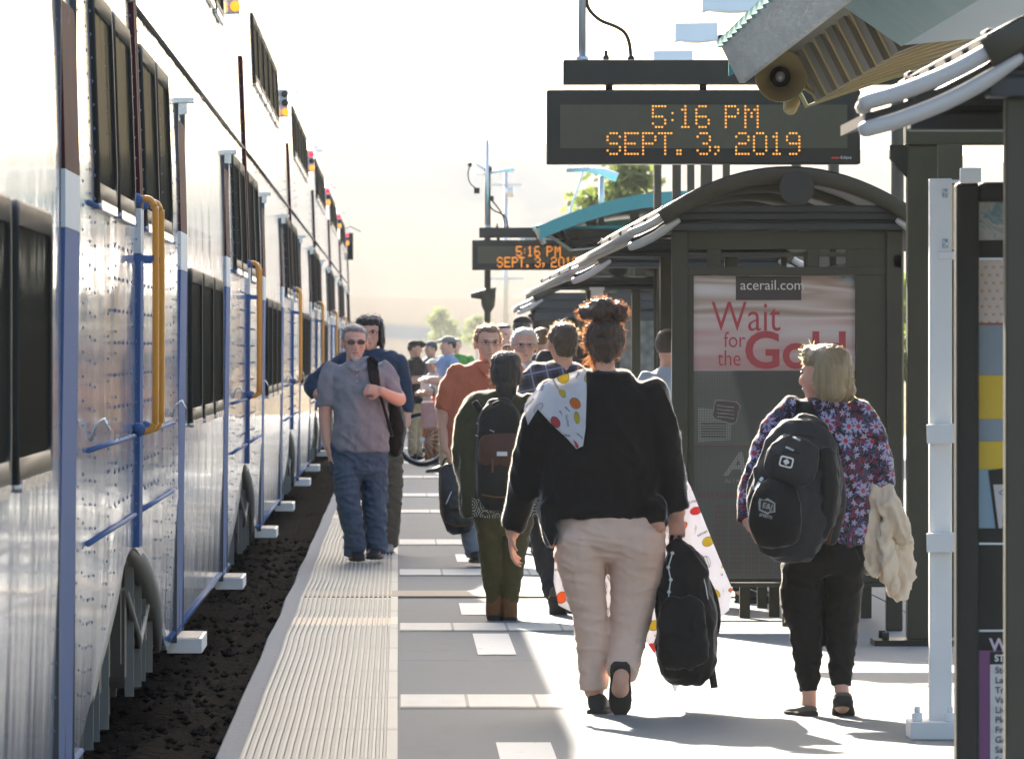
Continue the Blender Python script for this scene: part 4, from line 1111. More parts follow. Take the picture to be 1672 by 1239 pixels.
# ------------------------------------------------------------------ trees
g = NT('bright_leaf'); v = g.co(); f = g.noise(v, 1.2, 4, .6)
g.set(Base_Color=g.mix(f, (.06, .085, .02), (.16, .17, .04)), Roughness=.6, Transmission_Weight=0.0)
tr_ = g.n.new('ShaderNodeBsdfTranslucent'); tr_.inputs[0].default_value = (.19, .25, .06, 1); ad = g.n.new('ShaderNodeMixShader'); ad.inputs[0].default_value = .5
out = [n for n in g.n if n.type == 'OUTPUT_MATERIAL'][0]
g.t.links.new(g.b.outputs[0], ad.inputs[1]); g.t.links.new(tr_.outputs[0], ad.inputs[2]); g.t.links.new(ad.outputs[0], out.inputs[0]); M_leaf = g.m
M_bark = paint('bark', (.08, .06, .045), .9, 0, .3, 8, .5)
def tree(x, Y, h, cr, seed, label, nl=2600, leaf=.09):
    rr = random.Random(seed); t = thing('tree', label, 'tree', (x, Y, -.45), 'trees beyond the platform')
    mb = MB(); top = h * .55
    mb.tube([(x, Y, -.5), (x + .05, Y, h * .25), (x - .05, Y, top)], [.16 * h / 6, .12 * h / 6, .06 * h / 6], 8, sub=3)
    cl = []
    for k in range(9):
        a = rr.uniform(0, 6.28); e = rr.uniform(.15, 1.2); L = cr * rr.uniform(.55, .95)
        p = Vector((x + math.cos(a) * L * math.cos(e), Y + math.sin(a) * L * math.cos(e), h * .45 + math.sin(e) * (h * .5)))
        mb.tube([(x, Y, h * rr.uniform(.25, .5)), (Vector((x, Y, h * .45)) + p) / 2, p], [.05 * h / 6, .035 * h / 6, .012], 6); cl.append(p)
    mb.build('trunk', M_bark, t)
    for k in range(26):
        a = rr.uniform(0, 6.28); e = rr.uniform(-.4, 1.5); L = cr * rr.uniform(.3, 1) ** .6
        cl.append(Vector((x + math.cos(a) * L * math.cos(e), Y + math.sin(a) * L * math.cos(e), h * .6 + math.sin(e) * h * .4)))
    mb = MB()
    for k in range(nl):
        c = rr.choice(cl); p = c + Vector((rr.gauss(0, 1), rr.gauss(0, 1), rr.gauss(0, .8))) * cr * .17
        u = Vector((rr.gauss(0, 1), rr.gauss(0, 1), rr.gauss(0, 1))).normalized(); w = u.orthogonal().normalized() * leaf * rr.uniform(.4, .8); u = u * leaf * rr.uniform(.8, 1.4)
        n = len(mb.v); mb.v += [p - u, p + w, p + u, p - w]; mb.face([n, n + 1, n + 2, n + 3])
    mb.build('crown', M_leaf, t)
tree(WX(1025, 150), 150, 4.75, 1.0, 3, 'sunlit yellow green tree between the sign and the teal canopy', 3600)
tree(WX(1355, 120), 118, 3.0, 1.1, 5, 'green tree glimpsed through the slots over the poster', 2600)
tree(WX(1552, 100), 100, 2.5, .8, 6, 'green tree showing in the slit beside the white railing', 2200)
tree(WX(722, 900), 900, 5.6, 1.9, 7, 'pale hazy rounded tree on the plain far beyond the platform', 2200, .16)
tree(WX(778, 950), 950, 5.0, 1.5, 8, 'faint slim tree right of the hazy rounded tree', 1500, .16)
# ------------------------------------------------------------------ people
M_skin = skin('fair_skin', (.66, .39, .28)); M_skin2 = skin('tanned_skin', (.52, .29, .2))
M_eye = paint('dark_eye', (.02, .015, .012), .2); M_lip = paint('lips', (.33, .13, .11), .5)
M_tint = paint('tinted_lens', (.07, .045, .035), .3); M_sole = paint('shoe_sole', (.035, .03, .025), .8, 0, .3, 30, .3)
HEADP = [((0, .06, .63), (.335, .415, .365)), ((0, -.12, .43), (.285, .26, .37)), ((0, -.15, .17), (.20, .20, .16)), ((0, -.26, .08), (.10, .10, .075)),
         ((0, -.345, .595), (.20, .06, .045)), ((.15, -.27, .43), (.10, .09, .10)), ((-.15, -.27, .43), (.10, .09, .10)),
         ((.345, .04, .47), (.045, .10, .135)), ((-.345, .04, .47), (.045, .10, .135)), ((0, -.33, .24), (.12, .07, .07)), ((0, .22, .35), (.22, .2, .3))]
class Fig:
    def __init__(s, label, Y, foot, mskin=None, group='people walking along the platform', voxel=.009):
        s.Y = Y; s.m = Y / F; s.label = label; s.group = group; s.base = Vector((WX(foot, Y), Y, 0)); s.skinm = mskin or M_skin; s.vox = voxel
        s.body = MB(); s.kids = []; s.later = []; s.parts = {}
    def pt(s, x, y, dy=0.0): return PT(x, y, s.Y, 0) + Vector((0, dy, 0))
    def tb(s, mb, spec, k=1.0, cap=True, pw=2.0, sub=4, n=16, side=None):
        P, Rr = [], []
        for q in spec:
            x, y, dy, rx = q[:4]; ry = q[4] if len(q) > 4 else rx
            P.append(s.pt(x, y, dy)); Rr.append((rx * s.m * k, ry * s.m * k))
        mb.tube(P, Rr, n, 0, cap, pw, side, sub)
    def wear(s, name, specs, mat, fold=None, smooth=4, vox=None, core=.72, label=None, pw=2.0):
        mb = MB()
        if name in ('trousers', 'jeans', 'leggings'):
            q = specs[0][-1]; specs = [specs[0] + [(q[0], q[1] + 8, q[2], q[3] * .8, q[4] * .85 if len(q) > 4 else q[3] * .85), (q[0], q[1] + 15, q[2], q[3] * .45, q[4] * .6 if len(q) > 4 else q[3] * .6)]] + list(specs[1:])
        for i, sp in enumerate(specs):
            s.tb(mb, sp, 1.0, 'start' if i else False, pw)
            if core: s.tb(s.body, sp, core, bool(i))
        me = blend_mesh(mb, vox or s.vox, smooth, fold)
        s.kids.append((name, me, mat, label)); s.parts[name] = me; return me
    def limb(s, spec): s.tb(s.body, spec)
    def head(s, x, ytop, ychin, yaw, tilt=0, lean=0):
        H = (ychin - ytop) * s.m
        s.HM = Matrix.Translation(s.pt(x, ychin)) @ Matrix.Rotation(R(lean), 4, 'Y') @ Matrix.Rotation(R(yaw), 4, 'Z') @ Matrix.Rotation(R(tilt), 4, 'X') @ Matrix.Scale(H, 4)
        M3 = s.HM.to_3x3()
        for c, r in HEADP: s.body.ball(s.HM @ Vector(c), r, 0, 18, M3)
        a = s.HM
        s.body.tube([a @ Vector((0, -.34, .58)), a @ Vector((0, -.42, .44)), a @ Vector((0, -.44, .37)), a @ Vector((0, -.36, .32))], [.035 * H, .05 * H, .06 * H, .05 * H], 8, cap=True, sub=2)
        s.body.tube([a @ Vector((0, .1, .3)), a @ Vector((0, .14, -.05)), a @ Vector((0, .16, -.28))], [.215 * H, .22 * H, .27 * H], 14, cap=True)
        s.H = H
    def hpiece(s, name, balls, mat, vox=.007, fold=None, smooth=3, tubes=(), label=None):
        mb = MB(); M3 = s.HM.to_3x3()
        for c, r in balls: mb.ball(s.HM @ Vector(c), r, 0, 18, M3)
        for pts, rad in tubes: mb.tube([s.HM @ Vector(p) for p in pts], [(q * s.H if not isinstance(q, tuple) else (q[0] * s.H, q[1] * s.H)) for q in rad], 12, cap=True, sub=3)
        me = blend_mesh(mb, vox, smooth, fold); s.kids.append((name, me, mat, label)); s.parts[name] = me; return me
    def face(s, glasses=None, brow=None):
        M3 = s.HM.to_3x3()
        for sx in (-1, 1):
            mb = MB(); mb.ball(s.HM @ Vector((sx * .125, -.352, .535)), (.05, .03, .022), 0, 10, M3); s.later.append(('eye', mb, M_eye))
            if brow:
                mb = MB(); mb.ball(s.HM @ Vector((sx * .13, -.375, .605)), (.075, .03, .017), 0, 10, M3); s.later.append(('eyebrow', mb, brow))
        mb = MB(); mb.ball(s.HM @ Vector((0, -.385, .235)), (.085, .025, .016), 0, 10, M3); s.later.append(('mouth', mb, M_lip))
        if glasses:
            mb = MB()
            for sx in (-1, 1):
                c = [s.HM @ Vector((sx * .14 + (.10 * math.copysign(abs(math.cos(a)) ** .6, math.cos(a))), -.41, .525 + .055 * math.copysign(abs(math.sin(a)) ** .6, math.sin(a)))) for a in [2 * math.pi * k / 16 for k in range(16)]]
                mb.tube(c, [.0013] * 16, 6, loop=True)
                mb.tube([s.HM @ Vector((sx * .245, -.41, .54)), s.HM @ Vector((sx * .35, .02, .54))], [.0014, .0014], 6)
                if glasses != 'clear': n = len(mb.v); mb.v += [q.copy() for q in c]; mb.face(list(range(n, n + 16)))
            mb.tube([s.HM @ Vector((-.05, -.42, .54)), s.HM @ Vector((.05, -.42, .54))], [.0014, .0014], 6)
            s.later.append(('glasses', mb, M_eye if glasses == 'clear' else M_tint))
    def hand(s, wrist, d, nrm, thumb, curl=25, sc=1.0, spread=0):
        w = Vector(wrist); d = Vector(d).normalized(); nrm = Vector(nrm); nrm = (nrm - d * nrm.dot(d)).normalized(); lat = d.cross(nrm).normalized() * thumb
        b = s.body; q = .001 * sc * 1000
        b.tube([w - d * .02 * sc, w + d * .02 * sc, w + d * .06 * sc, w + d * .092 * sc], [(.026 * sc, .019 * sc), (.033 * sc, .017 * sc), (.041 * sc, .0155 * sc), (.037 * sc, .011 * sc)], 14, cap=True, side=lat)
        for i, L in enumerate((.072, .081, .075, .058)):
            p = w + d * (.088 - .004 * abs(i - 1)) * sc + lat * (.031 - .0205 * i) * sc
            ang = R(curl * .5); pts = [p]; dirv = (d + lat * (.05 * (1.5 - i))).normalized()
            for fr in (.42, .32, .26):
                dd = dirv * math.cos(ang) + nrm * math.sin(ang); p = p + dd * L * fr * sc * 1.15; pts.append(p); ang += R(curl * (1 + .1 * i))
            b.tube(pts, [.0092 * sc, .0088 * sc, .008 * sc, .0068 * sc], 8, cap=True)
        p = w + d * .028 * sc + lat * .03 * sc
        b.tube([p, p + (d * .6 + lat * .65 + nrm * .4).normalized() * .038 * sc, p + (d * .6 + lat * .65 + nrm * .4).normalized() * .036 * sc + (d * .85 + nrm * .5).normalized() * .036 * sc], [.0125 * sc, .0105 * sc, .0085 * sc], 8, cap=True)
    def shoe(s, heel, yaw, mat, L=.27, w=.095, h=.085, pitch=0, name='shoe', sole=M_sole, roll=0, open_=False):
        """heel: world point under the heel (for pitch>0 the toe stays down); yaw 0 points to the camera"""
        M = Matrix.Translation(heel) @ Matrix.Rotation(R(yaw), 4, 'Z') @ Matrix.Rotation(R(pitch), 4, 'X') @ Matrix.Rotation(R(roll), 4, 'Y')
        # local: toe along -Y
        mb = MB(); rings = []
        st = [(0, .55, .75), (.05, .8, 1.0), (.16, .88, 1.0), (.35, .84, .86), (.52, .95, .66), (.72, 1.0, .5), (.88, .85, .4), (.97, .55, .3), (1, .25, .16)]
        for t, a, b in st:
            r = []
            for k in range(14):
                A = 2 * math.pi * k / 14; c, d = math.cos(A), math.sin(A); c = math.copysign(abs(c) ** .75, c); d = math.copysign(abs(d) ** .75, d)
                r.append(M @ Vector((w / 2 * a * c, .03 - t * L, .014 + (h * b) * (d * .5 + .5))))
            rings.append(r)
        mb.ringtube(rings)
        me = mb.mesh('shoe'); me2 = MB(); rings = []
        for t, a, b in st:
            r = []
            for k in range(14):
                A = 2 * math.pi * k / 14; c, d = math.cos(A), math.sin(A); c = math.copysign(abs(c) ** .7, c); d = math.copysign(abs(d) ** .5, d)
                r.append(M @ Vector(((w / 2 * a + .004) * c, .034 - t * (L + .008), .011 + .012 * d + (.006 if t < .3 else 0) * min(0, d))))
            rings.append(r)
        me2.ringtube(rings)
        s.later.append((name, mb, mat, me2, sole))
    def finish(s, strands=()):
        me = blend_mesh(s.body, min(s.vox, .0075), 2)
        b = link_mesh(me, 'person', s.skinm, None, s.base); props(b, s.label, 'person', s.group); s.obj = b
        s.child = {}
        for name, me, mat, lab in s.kids:
            o = link_mesh(me, name, mat, b); s.child.setdefault(name, []).append(o)
            if lab: o['label'] = lab
        for it in s.later:
            o = it[1].build(it[0], it[2], b)
            if len(it) > 3: it[3].build('sole', it[4], o)
        return b
    def bvh(s, *names):
        return bvh_obj(*[o for n in names for o in s.child[n]])

def strands(mes, n, L, mat, seed=1, dirv=(0, 0, 0), follow=.5, wid=.0016, zmin=-9, rand=.6, curve=.3, filt=None):
    """loose hairs rooted on a hair mesh; returns MB of slim ribbons"""
    rr = random.Random(seed); mb = MB(); me = mes
    off = Vector(me.get('off', (0, 0, 0)))
    ps = [p for p in me.polygons if p.center.z > zmin and p.normal.y > -.3 and (filt is None or filt(p.center + off))]
    if not ps: return mb
    for k in range(n):
        p = rr.choice(ps); c = p.center + off; nn = p.normal.copy()
        d = (nn * (1 - follow) + Vector(dirv) * follow + Vector((rr.gauss(0, rand), rr.gauss(0, rand), rr.gauss(0, rand)))).normalized()
        l = L * rr.uniform(.4, 1.3); w = wid * rr.uniform(.6, 1.2)
        bend = Vector((rr.gauss(0, 1), rr.gauss(0, 1), rr.gauss(-.4, 1))) * curve
        pts = [c - nn * .004, c + d * l * .4, c + (d + bend * .4).normalized() * l * .72, c + (d + bend).normalized() * l]
        sx = d.cross(Vector((0, 1, 0))); sx = sx.normalized() if sx.length > .05 else Vector((1, 0, 0))
        b = len(mb.v)
        for i, q in enumerate(pts):
            ww = w * (1, .9, .7, .25)[i]; mb.v += [q - sx * ww, q + sx * ww]
        for i in range(3): mb.face([b + 2 * i, b + 2 * i + 1, b + 2 * i + 3, b + 2 * i + 2], 0, True)
    return mb

HAIR_SHORT = [((0, .10, .80), (.325, .38, .22)), ((0, .28, .60), (.325, .24, .32)), ((.29, .08, .66), (.075, .22, .17)), ((-.29, .08, .66), (.075, .22, .17)), ((0, -.16, .88), (.22, .16, .10))]
def hair_strand_mat(name, c):
    g = NT(name); g.set(Base_Color=c, Roughness=.35)
    tr = g.n.new('ShaderNodeBsdfTranslucent'); tr.inputs[0].default_value = (*scl(c, 2.6), 1); mx = g.n.new('ShaderNodeMixShader'); mx.inputs[0].default_value = .5
    out = [n for n in g.n if n.type == 'OUTPUT_MATERIAL'][0]
    g.t.links.new(g.b.outputs[0], mx.inputs[1]); g.t.links.new(tr.outputs[0], mx.inputs[2]); g.t.links.new(mx.outputs[0], out.inputs[0]); return g.m
M_hbrown = hairmat('auburn_brown_hair', (.055, .028, .016)); M_hbs = hair_strand_mat('auburn_loose_hair', (.16, .07, .03))
M_hdarkh = hairmat('dark_brown_hair', (.022, .016, .013)); M_hdks = hair_strand_mat('dark_loose_hair', (.12, .07, .045))
M_hblond = hairmat('ash_blond_hair', (.22, .15, .075), (.44, .33, .19), (90, 90, 4)); M_hbls = hair_strand_mat('blond_loose_hair', (.6, .42, .2))
M_hgrey = hairmat('grey_hair', (.13, .12, .115), (.3, .29, .28)); M_hgrey2 = hairmat('grizzled_beard', (.45, .40, .35), (.66, .6, .55)); M_hwhite = hairmat('white_hair', (.55, .53, .5)); M_hws = hair_strand_mat('white_loose_hair', (.7, .66, .58))
M_hsand = hairmat('sandy_hair', (.2, .11, .055)); M_hsas = hair_strand_mat('sandy_loose_hair', (.30, .21, .13))
M_hmid = hairmat('brown_hair', (.07, .042, .025))

# printed fabrics
def flower(g, p2, scale, rnd, petals, seed):
    """daisy-like motifs in the cells of a Voronoi; returns petal mask, core mask, cell random"""
    v = g.mp(p2, (scale, scale, scale), (0, 0, 0), (seed, seed * .7, 0))
    pos, col = g.vor(v, 1.0, rnd, 'F1', ('Position', 'Color'))
    d = g.sep(g.vm('SUBTRACT', v, pos)); rx = g.sep(col)
    r = g.math('SQRT', g.math('ADD', g.math('MULTIPLY', d[0], d[0]), g.math('MULTIPLY', d[1], d[1])))
    a = g.math('ADD', g.math('ARCTAN2', d[1], d[0]), g.math('MULTIPLY', rx[0], 6.28))
    w = g.math('ABSOLUTE', g.math('SINE', g.math('MULTIPLY', a, petals / 2)))
    R_ = g.math('MULTIPLY', g.math('MULTIPLY_ADD', w, .34, .10), g.math('MULTIPLY_ADD', rx[1], .45, .7))
    m = g.math('LESS_THAN', r, R_); edge = g.math('LESS_THAN', r, g.math('MULTIPLY', R_, .78)); core = g.math('LESS_THAN', r, g.math('MULTIPLY_ADD', rx[2], .03, .085))
    vein = g.math('LESS_THAN', w, .35)
    return m, edge, core, rx, vein
g = NT('floral_blouse_print'); xyz = g.sep(g.co()); p2 = g.comb(xyz[0], xyz[2], 0.0)
wob_ = g.noise(p2, 9, 2, col=True); p2 = g.vm('ADD', p2, g.vm('MULTIPLY', g.vm('SUBTRACT', wob_, (.5, .5, .5)), (.03, .03, 0)))
base = (.012, .009, .014); lav = (.17, .17, .37); pal = (.36, .36, .53); red = (.42, .03, .05); bur = (.16, .015, .04)
curl = g.math('ABSOLUTE', g.math('SINE', g.math('MULTIPLY', g.noise(p2, 11, 1, .4, 1.6), 42)))
lf = g.math('MULTIPLY', g.math('LESS_THAN', curl, .30), g.math('GREATER_THAN', g.noise(p2, 26, 2), .43))
col = g.mix(lf, base, lav)
m, e, c_, rx, vn = flower(g, p2, 26, .95, 5, 3.3)
col = g.mix(m, col, g.mix(g.math('GREATER_THAN', rx[0], .5), red, bur)); col = g.mix(e, col, g.mix(g.math('GREATER_THAN', rx[1], .5), bur, pal))
m, e, c_, rx, vn = flower(g, p2, 10.5, .9, 8, 0.6)
gate = g.math('GREATER_THAN', rx[2], .30); m, e, c_ = [g.math('MULTIPLY', q, gate) for q in (m, e, c_)]
col = g.mix(m, col, lav); col = g.mix(e, col, pal); col = g.mix(g.math('MULTIPLY', e, vn), col, (.3, .28, .5)); col = g.mix(c_, col, red)
g.set(Base_Color=col, Roughness=.75, Sheen_Weight=.15); g.bump(g.noise(g.co(), 30, 3), .3, .012); M_floral = g.m

g = NT('fruit_print_cloth'); xyz = g.sep(g.co()); p2 = g.comb(xyz[0], xyz[2], 0.0)
v = g.mp(p2, (10, 10, 1), (0, 0, .3)); pos, cc = g.vor(v, 1.0, .6, 'F1', ('Position', 'Color')); d = g.sep(g.vm('SUBTRACT', v, pos)); rx = g.sep(cc)
ang = g.math('MULTIPLY', rx[2], 6.28); ca, sa = g.math('COSINE', ang), g.math('SINE', ang)
u = g.math('ADD', g.math('MULTIPLY', d[0], ca), g.math('MULTIPLY', d[1], sa)); w = g.math('SUBTRACT', g.math('MULTIPLY', d[1], ca), g.math('MULTIPLY', d[0], sa))
asp = g.math('MULTIPLY_ADD', rx[1], 1.3, .9)
rad = g.math('SQRT', g.math('ADD', g.math('MULTIPLY', u, u), g.math('MULTIPLY', g.math('MULTIPLY', w, w), g.math('MULTIPLY', asp, asp))))
rr_ = g.math('MULTIPLY_ADD', u, .25, .25)
fill = g.math('LESS_THAN', rad, g.math('SUBTRACT', rr_, .022)); ring = g.math('SUBTRACT', g.math('LESS_THAN', rad, rr_), fill)
hue = g.ramp(rx[0], (0, (.75, .2, .03)), (.22, (.75, .2, .03)), (.23, (.6, .48, .04)), (.46, (.6, .48, .04)), (.47, (.62, .05, .05)), (.60, (.62, .05, .05)), (.61, (.72, .72, .72)), interp='CONSTANT')
col = g.mix(fill, (.76, .76, .80), hue); col = g.mix(ring, col, (.12, .11, .11))
strp = g.math('LESS_THAN', g.math('ABSOLUTE', g.math('SUBTRACT', g.math('FRACT', g.math('MULTIPLY', w, 9)), .5)), .09)
col = g.mix(g.math('MULTIPLY', g.math('MULTIPLY', strp, fill), g.math('GREATER_THAN', rx[0], .6)), col, (.2, .2, .2))
scr = g.math('MULTIPLY', g.math('MULTIPLY', g.math('LESS_THAN', g.math('ABSOLUTE', g.math('SUBTRACT', w, .42)), .045), g.math('LESS_THAN', g.math('ABSOLUTE', u), .25)), g.math('LESS_THAN', g.noise(p2, 260, 2), .5))
col = g.mix(scr, col, (.1, .1, .1))
g.set(Base_Color=col, Roughness=.8, Sheen_Weight=.2); g.bump(g.noise(g.co(), 20, 3), .2, .012)
tr = g.n.new('ShaderNodeBsdfTranslucent'); g.lk(tr.inputs[0], col); mx = g.n.new('ShaderNodeMixShader'); mx.inputs[0].default_value = .3
out = [n for n in g.n if n.type == 'OUTPUT_MATERIAL'][0]
g.t.links.new(g.b.outputs[0], mx.inputs[1]); g.t.links.new(tr.outputs[0], mx.inputs[2]); g.t.links.new(mx.outputs[0], out.inputs[0]); M_print = g.m

g = NT('blue_plaid'); xyz = g.sep(g.mp(g.co(), (1, 1, 1), (0, R(12), 0)))
def band(t, f, w): return g.math('LESS_THAN', g.math('ABSOLUTE', g.math('SUBTRACT', g.math('FRACT', g.math('MULTIPLY', t, f)), .5)), w)
a1, b1 = band(xyz[0], 11, .26), band(xyz[2], 11, .26); a2, b2 = band(xyz[0], 11, .05), band(xyz[2], 11, .05)
col = g.mix(g.math('MULTIPLY', g.math('ADD', a1, b1), .45), (.016, .017, .028), (.075, .07, .11)); col = g.mix(g.math('MULTIPLY', g.math('MAXIMUM', a2, b2), .7), col, (.3, .32, .46))
g.set(Base_Color=col, Roughness=.85, Sheen_Weight=.2); g.bump(g.noise(g.co(), 24, 3), .3, .012); M_plaid = g.m

g = NT('scallop_hem_print'); xyz = g.sep(g.co()); u = g.math('MULTIPLY', xyz[0], 14); vz = g.math('MULTIPLY', xyz[2], 14)
fu = g.math('SUBTRACT', g.math('FRACT', u), .5); fv = g.math('SUBTRACT', g.math('FRACT', g.math('ADD', vz, .2)), .5)
rd = g.math('SQRT', g.math('ADD', g.math('MULTIPLY', fu, fu), g.math('MULTIPLY', g.math('MULTIPLY', fv, fv), .55)))
rg = g.math('GREATER_THAN', g.math('SINE', g.math('MULTIPLY', rd, 38)), .1)
g.set(Base_Color=g.mix(rg, (.03, .027, .02), (.42, .40, .32)), Roughness=.85); M_hem = g.m

C_black = cloth('black_knit', (.011, .0095, .009), .3, 1.0, .9, 500, .35); C_blush = cloth('blush_cotton', (.85, .62, .50), .07, .15, .85, 800, .3)
C_blackp = cloth('black_trousers', (.016, .014, .012), .3, .2, .85, 600, .25); C_olive = cloth('olive_jersey', (.07, .066, .032), .25, .5, .9, 500, .3)
C_legg = cloth('olive_leggings', (.10, .084, .035), .3, .35, .9, 300, .35); C_heath = cloth('heather_grey_pique', (.265, .268, .29), .3, .15, .9, 900, .3)
C_denim = cloth('blue_denim', (.055, .09, .14), .4, .1, .85, 700, .3, (.13, .19, .27), 14); C_navy = cloth('navy_jacket', (.04, .06, .10), .3, .2, .8, 400, .3)
C_khakid = cloth('dark_khaki', (.13, .11, .08), .25, .1); C_rust = cloth('rust_linen', (.50, .14, .075), .2, .2, .9, 400, .3)
C_slate = cloth('slate_trousers', (.2, .23, .28), .2, .1); C_paleb = cloth('pale_blue_shirt', (.48, .54, .62), .1, .15); C_char = cloth('charcoal_trousers', (.035, .036, .042), .25, .2)
C_khaki = cloth('khaki_cotton', (.42, .31, .18), .15, .1); C_blkshirt = cloth('black_cotton', (.02, .018, .017), .25, .2); C_lblue = cloth('light_blue_cotton', (.26, .36, .55), .12, .15)
C_cream = cloth('cream_twill', (.84, .68, .52), .1, .2, .85, 600, .4); C_bag = cloth('black_nylon', (.014, .013, .012), .3, .3, .7, 900, .3); C_bag2 = cloth('charcoal_nylon', (.035, .036, .038), .35, .3, .65, 700, .3, None, 10)
C_white = cloth('white_vest', (.7, .68, .62), .08, .1); C_green = cloth('green_shirt', (.08, .3, .06), .1, .1); C_dblue = cloth('slate_blue_shirt', (.08, .10, .15), .2, .15)
C_brown = cloth('brown_leather', (.10, .042, .026), .3, .0, .5, 200, .3); C_tan = cloth('tan_suede', (.22, .10, .045), .25, .1, .8, 200, .3)
C_leather = paint('black_leather', (.014, .013, .013), .4, 0, .3, 14, .3); C_shoe = paint('black_shoe_leather', (.018, .016, .015), .5, 0, .25, 30, .2)
C_sneak = paint('grey_sneaker', (.32, .29, .27), .7, 0, .2, 40, .2); C_sandal = paint('taupe_sandal', (.12, .10, .07), .7, 0, .2, 30, .2)

g = NT('lit_fibre'); g.set(Base_Color=(.25, .23, .2), Roughness=.6)
tr = g.n.new('ShaderNodeBsdfTranslucent'); tr.inputs[0].default_value = (.62, .56, .46, 1); mx = g.n.new('ShaderNodeMixShader'); mx.inputs[0].default_value = .7
out = [n for n in g.n if n.type == 'OUTPUT_MATERIAL'][0]
g.t.links.new(g.b.outputs[0], mx.inputs[1]); g.t.links.new(tr.outputs[0], mx.inputs[2]); g.t.links.new(mx.outputs[0], out.inputs[0]); M_fibre = g.m
def fuzz(fig, part, n, L=.006, wid=.0011, seed=1):
    """short fibres standing off a knitted or woven cloth where the light comes over its edge"""
    o = fig.child[part][0]; me = o.data; off = wloc(o); rr = random.Random(seed); mb = MB()
    ps = [p for p in me.polygons if -.30 < p.normal.y < .5 and p.normal.dot(sd) > .06]
    ar = [p.area for p in ps]; tot = sum(ar)
    for p in rr.choices(ps, ar, k=n):
        v = [me.vertices[i].co for i in p.vertices]; c = v[0] + (v[1] - v[0]) * rr.random() + (v[-1] - v[0]) * rr.random() + off
        t = p.normal.cross(Vector((rr.gauss(0, 1), rr.gauss(0, 1), rr.gauss(0, 1)))).normalized()
        d = (p.normal + t * rr.uniform(0, .9)).normalized() * L * rr.uniform(.4, 1.2); w = t.cross(Vector((0, 1, 0)))
        w = (w.normalized() if w.length > .1 else Vector((1, 0, 0))) * wid * .5
        b = len(mb.v); mb.v += [c - w - d * .15, c + w - d * .15, c + d]; mb.face([b, b + 1, b + 2])
    f = mb.build('cloth_fuzz', M_fibre, o); f['kind'] = 'stuff'; return f

# --- woman in black, nearest, seen from behind
Y1 = 35.2
w1 = Fig('woman from behind in black sweater and blush trousers with a messy bun', Y1, 985)
w1.head(984, 519, 602, 190)
w1.wear('sweater', [
    [(985, 604, 0, 30, 27), (985, 616, 0, 54, 38), (984, 645, 0, 90, 48), (983, 690, 0, 103, 54), (983, 750, 0, 103, 58), (983, 800, 0, 102, 62), (984, 846, 0, 99, 68)],
    [(900, 645, 0, 26), (886, 690, 0, 33), (870, 740, .02, 31), (857, 795, .05, 27), (844, 840, .08, 22), (838, 866, .09, 18)],
    [(1062, 645, 0, 30), (1073, 690, 0, 34), (1085, 745, 0, 31), (1094, 790, 0, 28), (1104, 834, 0, 22)],
    [(896, 830, -.04, 20, 34), (899, 868, -.05, 13, 30), (900, 890, -.05, 7, 24)], [(1068, 830, -.05, 22, 40), (1072, 858, -.07, 18, 30)]],
    C_black, folds(.006, 9, 9, 6, 1.3, 4), 6, .011, .74)
w1.wear('trousers', [
    [(992, 830, 0, 78, 60), (994, 866, 0, 92, 66), (995, 888, 0, 91, 64), (995, 902, 0, 84, 50)],
    [(946, 880, -.015, 41, 60), (947, 905, 0, 42, 58), (953, 945, 0, 37, 48), (963, 1000, 0, 28, 36), (967, 1042, 0, 27, 31), (969, 1085, 0, 25, 27), (970, 1126, 0, 23, 25)],
    [(1038, 878, -.015, 46, 64), (1039, 900, 0, 48, 60), (1038, 945, .01, 42, 50), (1032, 990, .01, 36, 42), (1026, 1036, -.01, 30, 34), (1020, 1070, -.06, 27, 29), (1014, 1098, -.12, 25, 26)]],
    C_blush, folds(.0046, 6, 6, 17, 4.1, 11), 3, .008, .74)
w1.limb([(971, 1110, 0, 14), (972, 1148, 0, 13)]); w1.limb([(1015, 1080, -.10, 14), (1012, 1104, -.17, 13), (1011, 1122, -.16, 15)])
w1.limb([(840, 850, .09, 13), (837, 872, .09, 11)]); w1.hand(w1.pt(836, 868, .09), (.02, .1, -1), (.9, -.2, 0), 1, 22, .93)
w1.limb([(1103, 820, 0, 14), (1106, 842, 0, 11.5)]); w1.hand(w1.pt(1106, 838, -.0), (-.02, -.02, -1), (0, 1, 0), -1, 62, .93)
w1.shoe(w1.pt(975, 1165, -.02) * 1.0, 172, C_shoe, .25, .098, .075)
w1.shoe(w1.pt(1011, 1092, -.17), 178, C_shoe, .235, .092, .06, 70)
hb = [((0, .1, .72), (.37, .43, .28)), ((0, .25, .46), (.34, .26, .31)), ((.30, .12, .58), (.09, .26, .22)), ((-.30, .12, .58), (.09, .26, .22)), ((0, .27, .20), (.17, .15, .10)),
      ((.12, .20, 1.13), (.33, .27, .17)), ((-.20, .20, 1.16), (.26, .23, .15)), ((.03, .26, 1.25), (.26, .2, .12)), ((.40, .20, 1.10), (.14, .16, .12)), ((-.30, .2, 1.05), (.17, .18, .12))]
hm = w1.hpiece('hair', hb, M_hbrown, .007, folds(.007, 26, 26, 14, 2.0, 6), 2)
w1.finish()
mb = strands(hm, 1500, .026, M_hbs, 3, (0, .1, .2), .35, .0013, rand=.55, curve=.8); mb.build('loose_hair', M_hbs, w1.child['hair'][0])
mb = strands(hm, 60, .09, M_hbs, 9, (0, 0, -1), .6, .0012, -9, .3, .5, lambda q: q.z < WZ(575, Y1) and q.x < WX(975, Y1)); mb.build('loose_hair', M_hbs, w1.child['hair'][0])
fuzz(w1, 'sweater', 9000, .0075); fuzz(w1, 'trousers', 2500, .0045)
